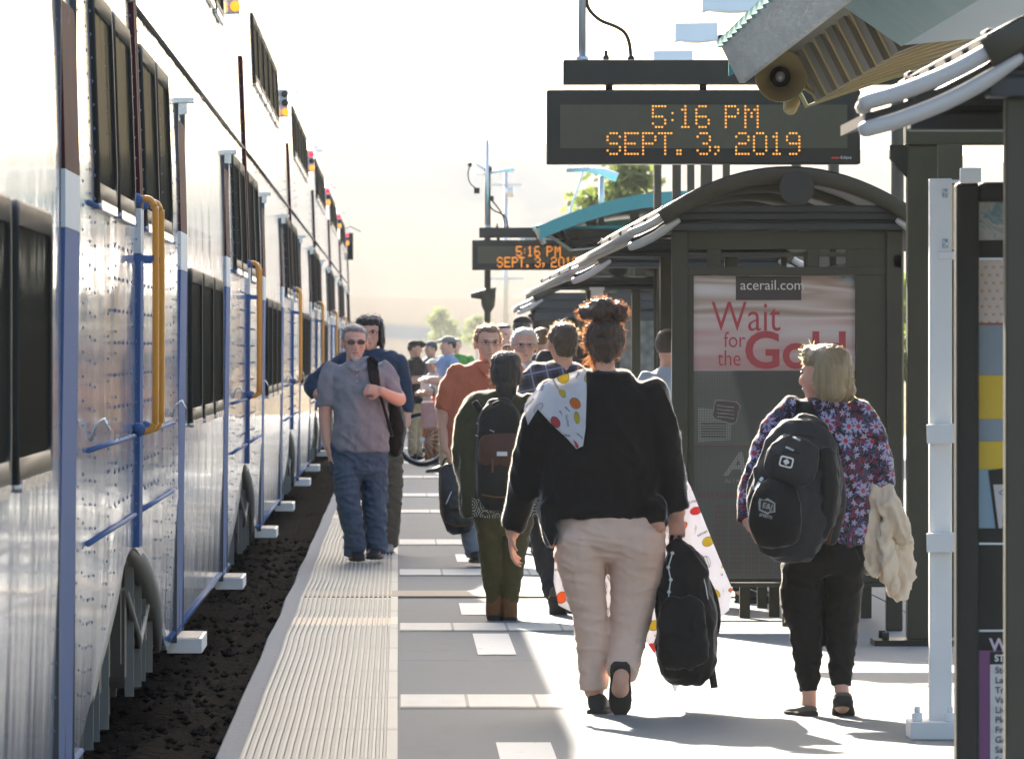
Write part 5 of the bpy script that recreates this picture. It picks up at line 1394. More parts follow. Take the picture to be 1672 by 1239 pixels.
# printed cloth over her shoulder and hanging in front of her
bv = w1.bvh('sweater')
sc_ = drape([(957, 602), (958, 640), (956, 700), (952, 728), (941, 733), (926, 716), (904, 696), (878, 668), (868, 684), (862, 694), (855, 668), (862, 650), (884, 628), (918, 612)], Y1, bv, .012, .018, .004, lambda p: .006 * noise.noise(p * 22))
ft = drape([(1108, 758), (1128, 795), (1150, 850), (1172, 905), (1196, 962), (1190, 996), (1160, 1020), (1136, 1060), (1102, 1130), (1086, 1092), (1056, 1048), (1000, 1020), (940, 1002), (912, 988), (904, 950), (906, 900), (900, 840), (900, 760), (950, 700), (1060, 700)], Y1, None, 0, .03, .004,
           lambda p: .035 * math.sin(p.x * 26 + p.z * 5) + .03 * noise.noise(p * 5), depth=Y1 + .33)
sh_ = drape([(862, 650), (884, 628), (918, 610), (960, 602), (960, 650), (900, 690)], Y1, None, 0, .03, .004, None, depth=Y1 + .16)
o = props(link_mesh(join_meshes([ft, sc_]).mesh(), 'printed_blanket', M_print, None, w1.pt(985, 640, .2)), 'white blanket with orange, yellow and red fruit print, draped over the woman in black', 'blanket')
for p in o.data.polygons: p.use_smooth = True
# black rucksack in her hand
def bag_parts(t, Y, name, tubes, mat, pw=2.6, vox=.01, fold=None, smooth=4):
    f = Fig('', Y, 0); mb = MB()
    for sp in tubes: f.tb(mb, sp, 1.0, True, pw)
    return link_mesh(blend_mesh(mb, vox, smooth, fold), name, mat, t)
def strap(t, Y, name, pts, w, th, mat, loop=False, sub=4):
    mb = MB(); mb.tube([PT(a, b, Y, d) for a, b, d in pts], [(w * Y / F, th * Y / F)] * len(pts), 10, sub=sub, loop=loop); return mb.build(name, mat, t)
def bead_chain(t, Y, pts, r, mat, name='key_chain'):
    mb = MB(); P = [PT(a, b, Y, d) for a, b, d in pts]; mb.tube(P, [r * .35] * len(P), 6)
    for i, p in enumerate(P): mb.ball(p, r * (1.5 if i == len(P) - 1 else 1))
    return mb.build(name, mat, t)
t = thing('rucksack', 'plain black rucksack hanging from the hand of the woman in black', 'bag', PT(1120, 1085, Y1))
bo = bag_parts(t, Y1, 'bag_body', [[(1106, 894, 0, 16, 14), (1112, 908, 0, 30, 24), (1117, 945, 0, 40, 34), (1119, 1000, 0, 48, 42), (1121, 1050, 0, 50, 46), (1121, 1078, 0, 48, 44)]], C_bag, 2.9, .009, folds(.010, 9, 9, 6, 8.8, 4), 3)
bag_parts(t, Y1, 'front_pocket', [[(1112, 985, -.10, 36, 14), (1113, 1020, -.11, 40, 20), (1114, 1072, -.10, 40, 20)]], C_bag, 2.9, .009, folds(.008, 10, 10, 7, 3.8, 4), 3)
strap(t, Y1, 'handle', [(1097, 896, 0), (1096, 880, 0), (1103, 868, .0), (1111, 880, 0), (1110, 897, 0)], 3.2, 2.2, C_bag)
strap(t, Y1, 'shoulder_strap', [(1146, 935, .06), (1166, 975, .08), (1171, 1020, .07), (1158, 1055, .04)], 7, 4, C_bag); strap(t, Y1, 'strap_tail', [(1155, 1052, .02), (1160, 1080, .02), (1167, 1123, .03)], 6, 2, C_bag)
strap(t, Y1, 'zip', [(1142, 925, -.06), (1152, 960, -.07), (1157, 1000, -.07)], 1.2, 1.2, M_galv)
bead_chain(t, Y1, [(1097, 902, -.07), (1090, 925, -.09), (1094, 945, -.1), (1091, 965, -.1), (1090, 988, -.1), (1090, 1000, -.1)], .008, M_palebox)

# --- woman in the floral blouse
Y2p = 35.0
w2 = Fig('blond woman from behind in dark floral blouse, black trousers and sandals', Y2p, 1348)
w2.head(1344, 566, 657, 240)
w2.wear('blouse', [
    [(1352, 650, 0, 26, 24), (1350, 664, 0, 50, 32), (1349, 690, 0, 72, 44), (1350, 750, 0, 76, 52), (1355, 815, 0, 68, 54), (1362, 868, 0, 58, 56), (1364, 893, 0, 54, 55)],
    [(1398, 672, 0, 24), (1417, 710, 0, 30), (1430, 755, .0, 27), (1438, 790, .03, 24), (1434, 812, .08, 18)],
    [(1296, 672, 0, 26), (1272, 705, .02, 30), (1252, 745, .04, 28), (1234, 790, .03, 25), (1222, 830, -.02, 20), (1222, 850, -.05, 16)]],
    M_floral, folds(.006, 10, 10, 9, 6.6, 5), 4, .009, .72)
w2.wear('trousers', [
    [(1352, 872, 0, 60, 54), (1348, 902, 0, 66, 60), (1345, 925, 0, 66, 58)],
    [(1312, 925, 0, 36, 46), (1309, 985, 0, 34, 40), (1316, 1035, 0, 27, 31), (1319, 1085, 0, 22, 25), (1321, 1128, 0, 15, 17)],
    [(1377, 925, 0, 36, 46), (1374, 985, .01, 31, 38), (1374, 1035, 0, 26, 31), (1373, 1080, -.02, 21, 24), (1372, 1118, -.04, 17, 18)]],
    C_blackp, folds(.0055, 9, 9, 15, 9.1, 5), 4, .009, .72)
w2.limb([(1321, 1115, 0, 11.5), (1321, 1150, .01, 12), (1319, 1160, .04, 14)]); w2.limb([(1372, 1105, -.03, 12), (1374, 1138, -.07, 12), (1374, 1150, -.05, 14)])
w2.shoe(w2.pt(1318, 1168, -.02), 196, C_sandal, .245, .095, .03, 0, 'sandal'); w2.shoe(w2.pt(1374, 1146, -.11), 176, C_sandal, .245, .092, .03, 24, 'sandal')
w2.limb([(1436, 806, .06, 13), (1428, 812, .16, 11)]); w2.hand(w2.pt(1428, 810, .17), (-.3, .9, -.2), (.2, 0, -1), 1, 45, .9)
w2.limb([(1222, 840, -.03, 12), (1226, 858, -.08, 11)]); w2.hand(w2.pt(1226, 858, -.08), (.3, -.35, -.75), (.6, -.2, .5), 1, 45, .9)
bob = [((0, .08, .78), (.39, .46, .27)), ((0, .30, .50), (.42, .26, .42)), ((.34, .20, .46), (.12, .24, .44)), ((-.34, .13, .46), (.13, .30, .44)), ((.2, .32, .22), (.26, .2, .22)), ((-.2, .32, .22), (.26, .2, .22)), ((0, -.2, .9), (.27, .2, .13))]
hm = w2.hpiece('hair', bob, M_hblond, .007, folds(.0032, 44, 44, 3, 5.0), 4)
w2.face()
w2.finish()
mb = strands(hm, 190, .024, M_hbls, 5, (-.15, .1, -.8), .78, .0011, WZ(655, Y2p), .25, .3); mb.build('loose_hair', M_hbls, w2.child['hair'][0])
mb = strands(hm, 30, .032, M_hbls, 6, (-.8, .1, .4), .6, .0012, WZ(592, Y2p), .3, .6, lambda q: q.x < WX(1335, Y2p)); mb.build('loose_hair', M_hbls, w2.child['hair'][0])
fuzz(w2, 'blouse', 4500, .006); fuzz(w2, 'trousers', 3000, .005)
# her rucksack with two badges
t = thing('rucksack', 'large charcoal rucksack with two pale badges on the back of the floral blouse woman', 'bag', PT(1290, 880, Y2p, -.25))
bo = bag_parts(t, Y2p, 'bag_body', [[(1318, 696, -.20, 30, 20), (1310, 716, -.22, 54, 36), (1300, 760, -.24, 70, 48), (1293, 810, -.25, 76, 54), (1288, 852, -.25, 68, 52), (1288, 874, -.24, 56, 44)]], C_bag2, 2.6, .009, folds(.009, 8, 8, 7, 8.1, 3), 3)
pk = bag_parts(t, Y2p, 'front_pocket', [[(1270, 790, -.36, 26, 14), (1262, 812, -.385, 40, 24), (1259, 845, -.39, 44, 28), (1262, 868, -.36, 40, 24)]], C_bag, 2.6, .008, folds(.003, 12, 12, 6, 2))
bag_parts(t, Y2p, 'top_pocket', [[(1300, 726, -.33, 36, 14), (1288, 748, -.36, 44, 22), (1282, 772, -.36, 42, 20)]], C_bag2, 2.6, .008, folds(.003, 12, 12, 6, 2.7))
bag_parts(t, Y2p, 'side_panel', [[(1342, 740, -.30, 14, 30), (1346, 800, -.31, 17, 34), (1336, 862, -.29, 15, 28)]], C_bag, 2.6, .008, folds(.004, 12, 12, 9, 2.9))
bag_parts(t, Y2p, 'bottle_pocket', [[(1365, 770, -.16, 9, 16), (1366, 820, -.16, 13, 20), (1352, 876, -.16, 14, 20)]], C_bag2, 2.4, .008)
for z_ in ([(1268, 716, -.36), (1290, 708, -.36), (1322, 712, -.34)], [(1256, 742, -.39), (1282, 736, -.41), (1316, 742, -.39)]): strap(t, Y2p, 'zip', z_, 1.2, 1.2, C_blkshirt)
for pts in ([(1288, 712, -.37), (1299, 717, -.39)], [(1276, 728, -.39), (1288, 733, -.41)]): strap(t, Y2p, 'zip_pull', pts, 2, 1.6, M_galv)
strap(t, Y2p, 'side_strap', [(1366, 826, -.24), (1352, 850, -.28), (1344, 884, -.26)], 6, 3, C_brown); mb = MB(); mb.box(WX(1338, Y2p), WX(1352, Y2p), Y2p - .36, Y2p - .34, WZ(832, Y2p), WZ(825, Y2p)); mb.build('buckle', M_palebox, t, .003)
bvb = bvh_obj(*[c for c in t.children if c.type == 'MESH'])
def on_bag(me_or_out, off): return drape(me_or_out, Y2p, bvb, off, .01, 0)
rrp = lambda cx, cy, a, b, r, rot=0: [(cx + (x * math.cos(R(rot)) - z * math.sin(R(rot))), cy + (x * math.sin(R(rot)) + z * math.cos(R(rot)))) for x, z in rr_outline(-a, a, -b, b, r, 3)]
bd = link_mesh(on_bag(rrp(1284, 754, 11.5, 9, 4, 14), .004), 'badge', M_white, t)
link_mesh(on_bag(rrp(1284, 754, 8.8, 6.3, 2.6, 14), .006), 'badge_field', M_black, bd); link_mesh(on_bag(rrp(1284, 754, 4.6, 2.4, .5, 14), .008), 'badge_mark', M_white, bd); link_mesh(on_bag(rrp(1284, 754, 2.0, 4.6, .5, 14), .0085), 'badge_mark', M_white, bd)
for a, b in ((1243, 782), (1238, 790), (1233, 797)): link_mesh(on_bag(rrp(a, b, 3.6, 2.6, 1, -55), .005), 'tag_letter', M_palebox, t)
M_thread = paint('grey_thread', (.32, .32, .31), .7)
bd = link_mesh(on_bag([(1240, 813), (1247, 816), (1253, 813), (1260, 817), (1266, 821), (1265, 828), (1266, 836), (1258, 837), (1253, 840), (1246, 836), (1239, 833), (1240, 826), (1238, 820)], .004), 'badge', M_thread, t)
link_mesh(on_bag([(1242.5, 816), (1253, 817), (1263.5, 822), (1263, 834), (1253, 836), (1241.5, 831)], .006), 'badge_field', M_black, bd)
def bag_text(sx_, sy_, size, s):
    me = text_mesh(s, size * Y2p / F, WX(sx_, Y2p), WZ(sy_, Y2p), Y2p, 0, bold=.0006)
    o_ = camo.location; M = Matrix.Translation(PT(sx_, sy_, Y2p)) @ Matrix.Rotation(R(14), 4, 'Y') @ Matrix.Translation(-PT(sx_, sy_, Y2p))
    for v in me.vertices:
        p = M @ v.co; d = (p - o_).normalized(); h = bvb.ray_cast(o_, d); y = (h[0].y if h[0] is not None else Y2p - .42) - .011
        v.co = o_ + (p - o_) * (y / p.y)
    return me
link_mesh(bag_text(1244, 828, 12.5, 'E&J'), 'lettering', M_thread, bd); link_mesh(bag_text(1239, 842, 7, 'SPIRITS'), 'lettering', M_thread, bd)
bv = w2.bvh('blouse')
link_mesh(drape([(1300, 652), (1326, 654), (1332, 680), (1336, 706), (1300, 706), (1298, 680)], Y2p, bv, .014, .02, .006), 'shoulder_strap', C_bag, t)
link_mesh(drape([(1330, 700), (1362, 708), (1376, 740), (1368, 744), (1340, 716)], Y2p, bv, .012, .02, .006), 'harness', C_bag, t)
strap(t, Y2p, 'handle', [(1304, 700, -.2), (1312, 686, -.2), (1328, 688, -.2), (1336, 702, -.2)], 3.5, 3, C_bag)
# cream jacket over her forearm
f = Fig('', Y2p, 0); mb = MB()
for sp in ([(1428, 806, .10, 16, 22), (1440, 840, .06, 26, 20), (1456, 885, .04, 30, 18), (1466, 935, .04, 28, 15), (1466, 968, .04, 17, 11)], [(1430, 806, .02, 14, 18), (1420, 850, -.02, 15, 16), (1422, 905, -.02, 16, 13), (1424, 930, -.02, 12, 10)],
           [(1438, 800, .0, 16, 16), (1456, 835, -.04, 18, 14), (1474, 868, -.04, 18, 13), (1482, 878, -.04, 10, 9)], [(1443, 862, -.05, 10, 14), (1447, 910, -.05, 12, 14), (1455, 958, -.04, 10, 11)]): f.tb(mb, sp)
fo = folds(.016, 20, 20, 7, 2.2, 10)
props(link_mesh(blend_mesh(mb, .008, 3, fo), 'jacket', C_cream, None, PT(1440, 900, Y2p)), 'crumpled cream jacket hung over the arm of the floral blouse woman', 'jacket')

# --- woman in olive
Y3 = 47.3
w3 = Fig('woman from behind in olive jacket and leggings with brown ankle boots', Y3, 822)
w3.head(826, 575, 641, 182)
w3.wear('jacket', [
    [(826, 640, 0, 20, 18), (824, 650, 0, 40, 28), (818, 672, 0, 58, 36), (812, 710, 0, 62, 42), (809, 760, 0, 62, 46), (810, 800, 0, 60, 47), (814, 838, 0, 62, 48)],
    [(778, 662, 0, 22), (766, 695, 0, 24), (762, 740, .03, 23), (766, 782, .09, 19), (778, 800, .18, 14)], [(868, 662, 0, 22), (874, 700, 0, 22), (874, 745, .04, 21), (866, 785, .12, 16)]],
    C_olive, folds(.006, 9, 9, 7, 2.4, 4), 5, .010, .72)
w3.wear('leggings', [[(820, 826, 0, 50, 44), (824, 858, 0, 48, 42)], [(800, 855, 0, 24, 28), (801, 905, 0, 19, 22), (804, 945, 0, 16, 18), (807, 985, 0, 12, 13)], [(845, 855, 0, 24, 28), (840, 905, .02, 19, 22), (836, 945, .01, 17, 18), (832, 985, 0, 13, 13)]],
    C_legg, folds(.004, 12, 12, 16, 3.1), 4, .009, .72)
w3.limb([(766, 775, .08, 12), (784, 802, .22, 9)]); w3.hand(w3.pt(784, 800, .22), (.3, .8, .1), (.5, 0, -1), 1, 40, .9); w3.limb([(866, 775, .1, 12), (866, 798, .2, 9)]); w3.hand(w3.pt(866, 798, .2), (0, .8, -.2), (-.5, 0, -1), -1, 40, .9)
for x, y in ((807, 1010), (831, 1013)):
    mb = MB(); f = Fig('', Y3, 0); f.tb(mb, [(x, y - 36, 0, 13.5), (x, y - 14, 0, 14), (x, y - 4, .01, 13)]); w3.later.append(('boot_shaft', mb, C_tan)); w3.shoe(f.pt(x, y, -.02), 178, C_tan, .25, .09, .08, name='boot')
hm = w3.hpiece('hair', [((0, .08, .78), (.37, .43, .25)), ((0, .28, .48), (.36, .24, .40)), ((.30, .1, .5), (.09, .24, .34)), ((-.30, .1, .5), (.09, .24, .34)), ((0, .36, .1), (.26, .14, .28)), ((0, .38, -.18), (.22, .10, .16))], M_hdarkh, .008, folds(.005, 30, 30, 5, 2.0), 3)
w3.finish()
strands(hm, 260, .03, M_hdks, 3, (0, .1, -.2), .4, .0011, -9, .5, .4).build('loose_hair', M_hdks, w3.child['hair'][0])
fuzz(w3, 'jacket', 7000, .010, .0016); fuzz(w3, 'leggings', 2500, .006)
bv = w3.bvh('jacket')
link_mesh(drape([(770, 813), (800, 816), (840, 816), (878, 812), (880, 842), (840, 846), (800, 846), (771, 843)], Y3, bv, .008, .03, .004), 'patterned_hem', M_hem, w3.obj)
t = thing('rucksack', 'black rucksack with brown leather flap on the back of the woman in olive', 'bag', PT(814, 810, Y3, -.2))
bag_parts(t, Y3, 'bag_body', [[(815, 664, -.17, 24, 16), (815, 682, -.19, 34, 26), (815, 740, -.20, 38, 32), (815, 795, -.20, 38, 32), (815, 808, -.19, 34, 28)]], C_bag, 2.8, .009, folds(.004, 10, 10, 8, 5))
fl = bag_parts(t, Y3, 'flap', [[(816, 722, -.235, 36, 24), (816, 738, -.24, 37, 26), (816, 752, -.235, 36, 24)]], C_brown, 3.0, .008, None, 3)
mb = MB(); mb.box(WX(810, Y3), WX(827, Y3), Y3 - .345, Y3 - .335, WZ(743, Y3), WZ(736, Y3)); mb.build('tag', M_white, t, .002)
strap(t, Y3, 'handle', [(802, 684, -.24), (800, 668, -.23), (812, 656, -.23), (826, 662, -.23), (829, 684, -.24)], 2.6, 2.2, C_bag)
for pts in ([(775, 655, -.13), (785, 672, -.17), (795, 690, -.2)], [(862, 660, -.12), (850, 675, -.17), (838, 692, -.2)]): strap(t, Y3, 'shoulder_strap', pts, 5, 2.5, C_bag)
strap(t, Y3, 'zip_pull', [(803, 748, -.33), (803, 770, -.34)], 1.6, 1.6, C_tan); strap(t, Y3, 'trim', [(786, 806, -.30), (815, 810, -.33), (845, 806, -.30)], 1.2, 1.2, C_tan)
for pts in ([(778, 690, -.2), (790, 697, -.27), (806, 704, -.3)], [(776, 710, -.22), (796, 714, -.3)]): strap(t, Y3, 'zip', pts, .9, .9, M_galv)
# --- man in the grey polo shirt, facing us
Y4 = 59.8
m4 = Fig('man with grey goatee and sunglasses in grey polo shirt and jeans', Y4, 597)
m4.head(579, 531, 590, 6)
m4.wear('polo_shirt', [
    [(582, 586, 0, 17, 15), (583, 594, 0, 30, 20), (583, 606, 0, 49, 26), (586, 630, 0, 49, 30), (589, 670, 0, 45, 33), (589, 705, -.01, 47, 35), (588, 735, 0, 48, 33)],
    [(541, 604, 0, 15), (536, 625, 0, 17), (534, 645, 0, 16), (533, 664, 0, 14.5)], [(626, 604, 0, 15), (634, 622, 0, 17), (642, 638, -.01, 16), (646, 648, -.02, 14.5)]],
    C_heath, folds(.008, 8, 8, 5, 3.9, 7), 4, .010, .72)
m4.wear('collar', [[(570, 590, -.05, 7, 4), (574, 598, -.10, 7, 3), (582, 606, -.12, 3, 3)], [(596, 590, -.05, 7, 4), (592, 598, -.10, 7, 3), (584, 606, -.12, 3, 3)]], C_heath, None, 2, .006, 0)
m4.wear('jeans', [[(584, 722, 0, 47, 31), (585, 752, 0, 48, 32), (586, 768, 0, 45, 30)], [(566, 764, -.02, 23, 28), (570, 822, -.05, 19.5, 24), (577, 868, -.03, 17, 20), (580, 905, 0, 17, 19)], [(611, 764, .02, 23, 28), (613, 822, .05, 19.5, 24), (614, 868, .05, 17.5, 20), (616, 902, .06, 16.5, 19)]],
    C_denim, folds(.009, 9, 9, 15, 5.5, 6), 3, .010, .72)
m4.limb([(531, 655, 0, 11), (531, 690, .01, 10.5), (535, 728, -.02, 7.5)]); m4.hand(m4.pt(536, 727, -.02), (.12, -.1, -1), (1, .2, 0), -1, 16, 1.05)
m4.limb([(645, 640, -.02, 11), (652, 652, -.04, 11.5), (640, 648, -.13, 10), (622, 638, -.20, 7.5)]); m4.hand(m4.pt(624, 638, -.2), (-.9, -.15, .12), (-.1, .9, -.3), 1, 58, 1.05)
m4.shoe(m4.pt(580, 915, .06), 6, C_shoe, .29, .105, .09); m4.shoe(m4.pt(615, 912, .1), -8, C_shoe, .29, .105, .09)
hm = m4.hpiece('hair', HAIR_SHORT, M_hgrey, .007, folds(.005, 30, 30, 20, 2), 2)
m4.hpiece('goatee', [((0, -.31, .08), (.115, .07, .085)), ((0, -.25, .02), (.10, .09, .05)), ((.115, -.315, .17), (.03, .04, .07)), ((-.115, -.315, .17), (.03, .04, .07)), ((0, -.378, .285), (.115, .03, .018))], M_hgrey2, .005, None, 1)
m4.face('dark', M_hgrey); m4.finish()
strands(hm, 160, .015, M_hws, 3, (0, .2, .4), .4, .001).build('loose_hair', M_hws, m4.child['hair'][0])
bv = m4.bvh('polo_shirt')
mb = MB()
for k in range(3): mb.ball(PT(583, 604 + 9 * k, Y4, -.155 - .004 * k), .006)
mb.build('button', M_galv, m4.obj)
t = thing('shoulder_bag', 'black padded shoulder bag slung behind the man in the grey polo', 'bag', PT(645, 735, Y4, .12))
bag_parts(t, Y4, 'bag_body', [[(640, 650, .17, 9, 20), (645, 672, .17, 13, 30), (648, 705, .17, 15, 34), (645, 738, .17, 11, 28)]], C_bag, 2.5, .009, folds(.006, 10, 10, 8, 5))
link_mesh(drape([(599, 584), (609, 582), (617, 590), (619, 612), (622, 636), (612, 640), (603, 620), (600, 602)], Y4, bv, .02, .02, .018), 'padded_strap', C_bag, t)
strap(t, Y4, 'strap', [(617, 632, -.17), (624, 655, -.16), (634, 690, -.10), (640, 712, .02)], 2.6, 1.6, C_bag)

# --- man in navy behind him
Y5 = 62.5
m5 = Fig('dark haired man in navy jacket with his elbow out, behind the grey polo man', Y5, 628)
m5.head(603, 517, 573, -4)
m5.wear('navy_jacket', [
    [(605, 570, 0, 15, 14), (606, 578, 0, 30, 20), (609, 592, 0, 48, 25), (612, 640, 0, 47, 30), (613, 690, 0, 44, 31), (614, 722, 0, 42, 30)],
    [(566, 590, 0, 17), (540, 606, .02, 17), (512, 628, .04, 16), (518, 640, .0, 14)], [(650, 592, 0, 15), (657, 625, 0, 16), (662, 655, 0, 14), (663, 674, -.01, 12)]],
    C_navy, folds(.006, 9, 9, 7, 6.9, 5), 4, .010, .72)
m5.wear('trousers', [[(615, 715, 0, 40, 28), (618, 748, 0, 40, 28)], [(602, 745, 0, 21), (606, 820, .1, 16), (608, 895, .1, 13)], [(636, 745, 0, 22, 24), (640, 800, 0, 18, 20), (637, 850, 0, 16, 17), (635, 892, .02, 14, 15)]], C_khakid, folds(.007, 9, 9, 15, 7.5, 5), 3, .010, .72)
m5.limb([(514, 632, .03, 10), (538, 656, -.02, 9), (556, 668, -.08, 7)]); m5.hand(m5.pt(556, 668, -.08), (1, -.2, -.2), (0, .6, 0), 1, 20, 1.0)
m5.limb([(663, 668, -.01, 9), (664, 690, -.03, 7)]); m5.hand(m5.pt(664, 680, -.03), (-.1, -.1, -1), (-1, 0, 0), 1, 40, 1.05)
m5.shoe(m5.pt(608, 905, .15), 0, C_sneak); m5.shoe(m5.pt(635, 905, .06), -6, C_sneak, .29, .105, .1)
hm = m5.hpiece('hair', [((0, .10, .84), (.40, .45, .23)), ((0, .28, .5), (.38, .24, .44)), ((.34, .06, .52), (.10, .26, .34)), ((-.34, .06, .52), (.10, .26, .34)), ((.36, .1, .25), (.1, .18, .2)), ((-.36, .1, .25), (.1, .18, .2)), ((.12, -.25, .88), (.2, .12, .09)), ((-.16, -.22, .88), (.18, .12, .08))], M_hdarkh, .008, folds(.006, 22, 22, 9, 2), 2)
m5.face('clear', M_hdarkh); m5.finish()
strands(hm, 220, .03, M_hdks, 3, (.2, .2, .2), .4, .0012).build('loose_hair', M_hdks, m5.child['hair'][0])

# --- man in the rust shirt
Y6 = 59.0
m6 = Fig('sandy haired man with glasses in a rust short sleeved shirt, facing us', Y6, 795)
m6.head(797, 531, 592, 10)
m6.wear('rust_shirt', [
    [(796, 590, 0, 17, 15), (796, 598, 0, 32, 21), (795, 612, 0, 56, 28), (793, 640, 0, 64, 32), (791, 690, 0, 63, 37), (791, 748, 0, 62, 37)],
    [(748, 610, 0, 17), (738, 632, 0, 20), (731, 652, 0, 19), (728, 670, 0, 17)], [(842, 610, 0, 17), (852, 632, 0, 20), (859, 655, 0, 19), (862, 672, 0, 17)]],
    C_rust, folds(.007, 8, 8, 6, 1.9, 6), 4, .010, .72)
m6.wear('collar', [[(783, 592, -.05, 7, 4), (788, 602, -.11, 7, 3), (796, 612, -.14, 3, 3)], [(811, 592, -.05, 7, 4), (806, 602, -.11, 7, 3), (798, 612, -.14, 3, 3)]], C_rust, None, 2, .006, 0)
m6.wear('trousers', [[(790, 738, 0, 54, 34), (790, 772, 0, 52, 34)], [(768, 768, 0, 27), (766, 830, 0, 20), (770, 875, .02, 16), (776, 908, .05, 15)], [(814, 768, 0, 27), (815, 850, .1, 18), (815, 905, .15, 14)]], C_slate, folds(.006, 9, 9, 14, 5.1, 5), 3, .010, .72)
m6.limb([(729, 660, 0, 12), (727, 700, .01, 11), (731, 734, -.03, 8)]); m6.hand(m6.pt(731, 732, -.03), (.12, -.1, -1), (1, .3, 0), -1, 45, 1.05)
m6.limb([(862, 665, 0, 12), (866, 705, -.02, 10), (860, 740, -.06, 8)]); m6.hand(m6.pt(860, 738, -.06), (-.1, -.1, -1), (-1, .2, 0), 1, 30, 1.0)
m6.shoe(m6.pt(776, 918, .08), 6, C_shoe, .29, .105, .09); m6.shoe(m6.pt(815, 912, .2), -4, C_shoe)
hm = m6.hpiece('hair', HAIR_SHORT, M_hsand, .007, folds(.005, 26, 26, 20, 8), 2)
m6.face('clear', M_hsand); m6.finish()
strands(hm, 420, .022, M_hsas, 3, (0, .3, .5), .45, .0011, rand=.45).build('loose_hair', M_hsas, m6.child['hair'][0])
mb = MB()
for k in range(5): mb.ball(PT(797 - k * .4, 616 + 19 * k, Y6, -.185 - .004 * k), .007)
mb.build('button', M_white, m6.obj)
t = thing('briefcase_bag', 'black leather briefcase bag hanging from the hand of the man in the rust shirt', 'bag', PT(745, 855, Y6))
bag_parts(t, Y6, 'bag_body', [[(733, 770, -.03, 17, 16), (738, 786, -.03, 22, 22), (744, 820, -.03, 27, 26), (749, 850, -.03, 26, 24)]], C_leather, 3.2, .009, folds(.004, 10, 10, 8, 5))
strap(t, Y6, 'handle', [(722, 774, -.03), (724, 754, -.04), (731, 747, -.04), (738, 754, -.04), (741, 772, -.03)], 1.8, 1.8, C_leather)
strap(t, Y6, 'seam', [(728, 822, -.14), (738, 800, -.13), (745, 788, -.12)], .9, .9, M_galv); strap(t, Y6, 'trim', [(724, 850, -.12), (745, 858, -.14), (772, 856, -.12)], 1.4, 1.4, C_brown)

# --- white haired man behind
Y7 = 63.0
m7 = Fig('white haired man in pale blue shirt, smiling, behind the woman in olive', Y7, 858)
m7.head(856, 536, 594, 4)
m7.wear('pale_shirt', [[(857, 590, 0, 17, 15), (857, 600, 0, 34, 21), (858, 616, 0, 54, 27), (858, 680, 0, 54, 33), (858, 748, 0, 52, 33)], [(812, 612, 0, 16), (804, 650, 0, 17), (806, 690, 0, 14)], [(904, 612, 0, 16), (912, 650, 0, 17), (910, 690, 0, 14)]], C_paleb, folds(.006, 8, 8, 6, 3.3, 5), 4, .011, .72)
m7.wear('trousers', [[(858, 740, 0, 48, 30), (858, 772, 0, 46, 30)], [(840, 768, 0, 24), (840, 840, 0, 18), (842, 895, 0, 14)], [(878, 768, 0, 24), (878, 840, 0, 18), (876, 895, 0, 14)]], C_char, None, 3, .011, .72)
m7.limb([(806, 680, 0, 10), (808, 735, -.03, 8)]); m7.hand(m7.pt(808, 733, -.03), (0, -.1, -1), (1, 0, 0), -1, 30); m7.limb([(910, 680, 0, 10), (908, 735, -.03, 8)]); m7.hand(m7.pt(908, 733, -.03), (0, -.1, -1), (-1, 0, 0), 1, 30)
m7.shoe(m7.pt(842, 902, .1), 0, C_shoe); m7.shoe(m7.pt(876, 902, .1), 0, C_shoe)
hm = m7.hpiece('hair', HAIR_SHORT, M_hwhite, .007, folds(.004, 26, 26, 20, 8), 2); m7.face('clear', M_hwhite); m7.finish()
strands(hm, 300, .016, M_hws, 3, (0, .3, .5), .45, .0011, rand=.4).build('loose_hair', M_hws, m7.child['hair'][0])
strap(m7.obj, Y7, 'lanyard', [(842, 606, -.13), (848, 630, -.17), (852, 655, -.17)], 1.6, .8, M_teal)

# --- man in the plaid shirt, from behind
Y8 = 48.4
m8 = Fig('brown haired man from behind in a dark blue plaid shirt', Y8, 912)
m8.head(918, 528, 594, 196)
m8.wear('plaid_shirt', [[(919, 592, 0, 20, 18), (918, 602, 0, 44, 26), (914, 622, 0, 62, 33), (912, 690, 0, 64, 39), (912, 760, 0, 60, 40), (912, 812, 0, 60, 40)], [(866, 622, 0, 19), (860, 670, 0, 21), (864, 730, .03, 19), (872, 770, .10, 15)], [(964, 622, 0, 20), (972, 670, 0, 21), (970, 735, 0, 19), (966, 780, .06, 15)]], M_plaid, folds(.006, 9, 9, 7, 9.3, 5), 4, .011, .72)
m8.wear('trousers', [[(912, 800, 0, 56, 38), (912, 838, 0, 54, 38)], [(888, 832, 0, 28), (888, 885, .03, 21), (894, 930, -.02, 17), (904, 972, -.16, 14)], [(938, 832, 0, 28), (938, 910, .1, 19), (938, 985, .15, 14)]], C_char, folds(.006, 10, 10, 14, 3), 3, .011, .72)
m8.limb([(872, 765, .1, 11), (884, 800, .2, 9)]); m8.hand(m8.pt(884, 800, .2), (0, .5, -1), (1, 0, 0), 1, 30); m8.limb([(966, 775, .06, 11), (966, 830, .1, 9)]); m8.hand(m8.pt(966, 828, .1), (0, .1, -1), (-1, 0, 0), -1, 30)
m8.shoe(m8.pt(906, 982, -.22), 172, C_khakid, .28, .10, .09, 34); m8.shoe(m8.pt(938, 1000, .12), 180, C_khakid, .28, .10, .09)
hm = m8.hpiece('hair', HAIR_SHORT + [((0, .3, .4), (.3, .2, .25))], M_hmid, .007, folds(.004, 26, 26, 20, 8), 2); m8.finish()
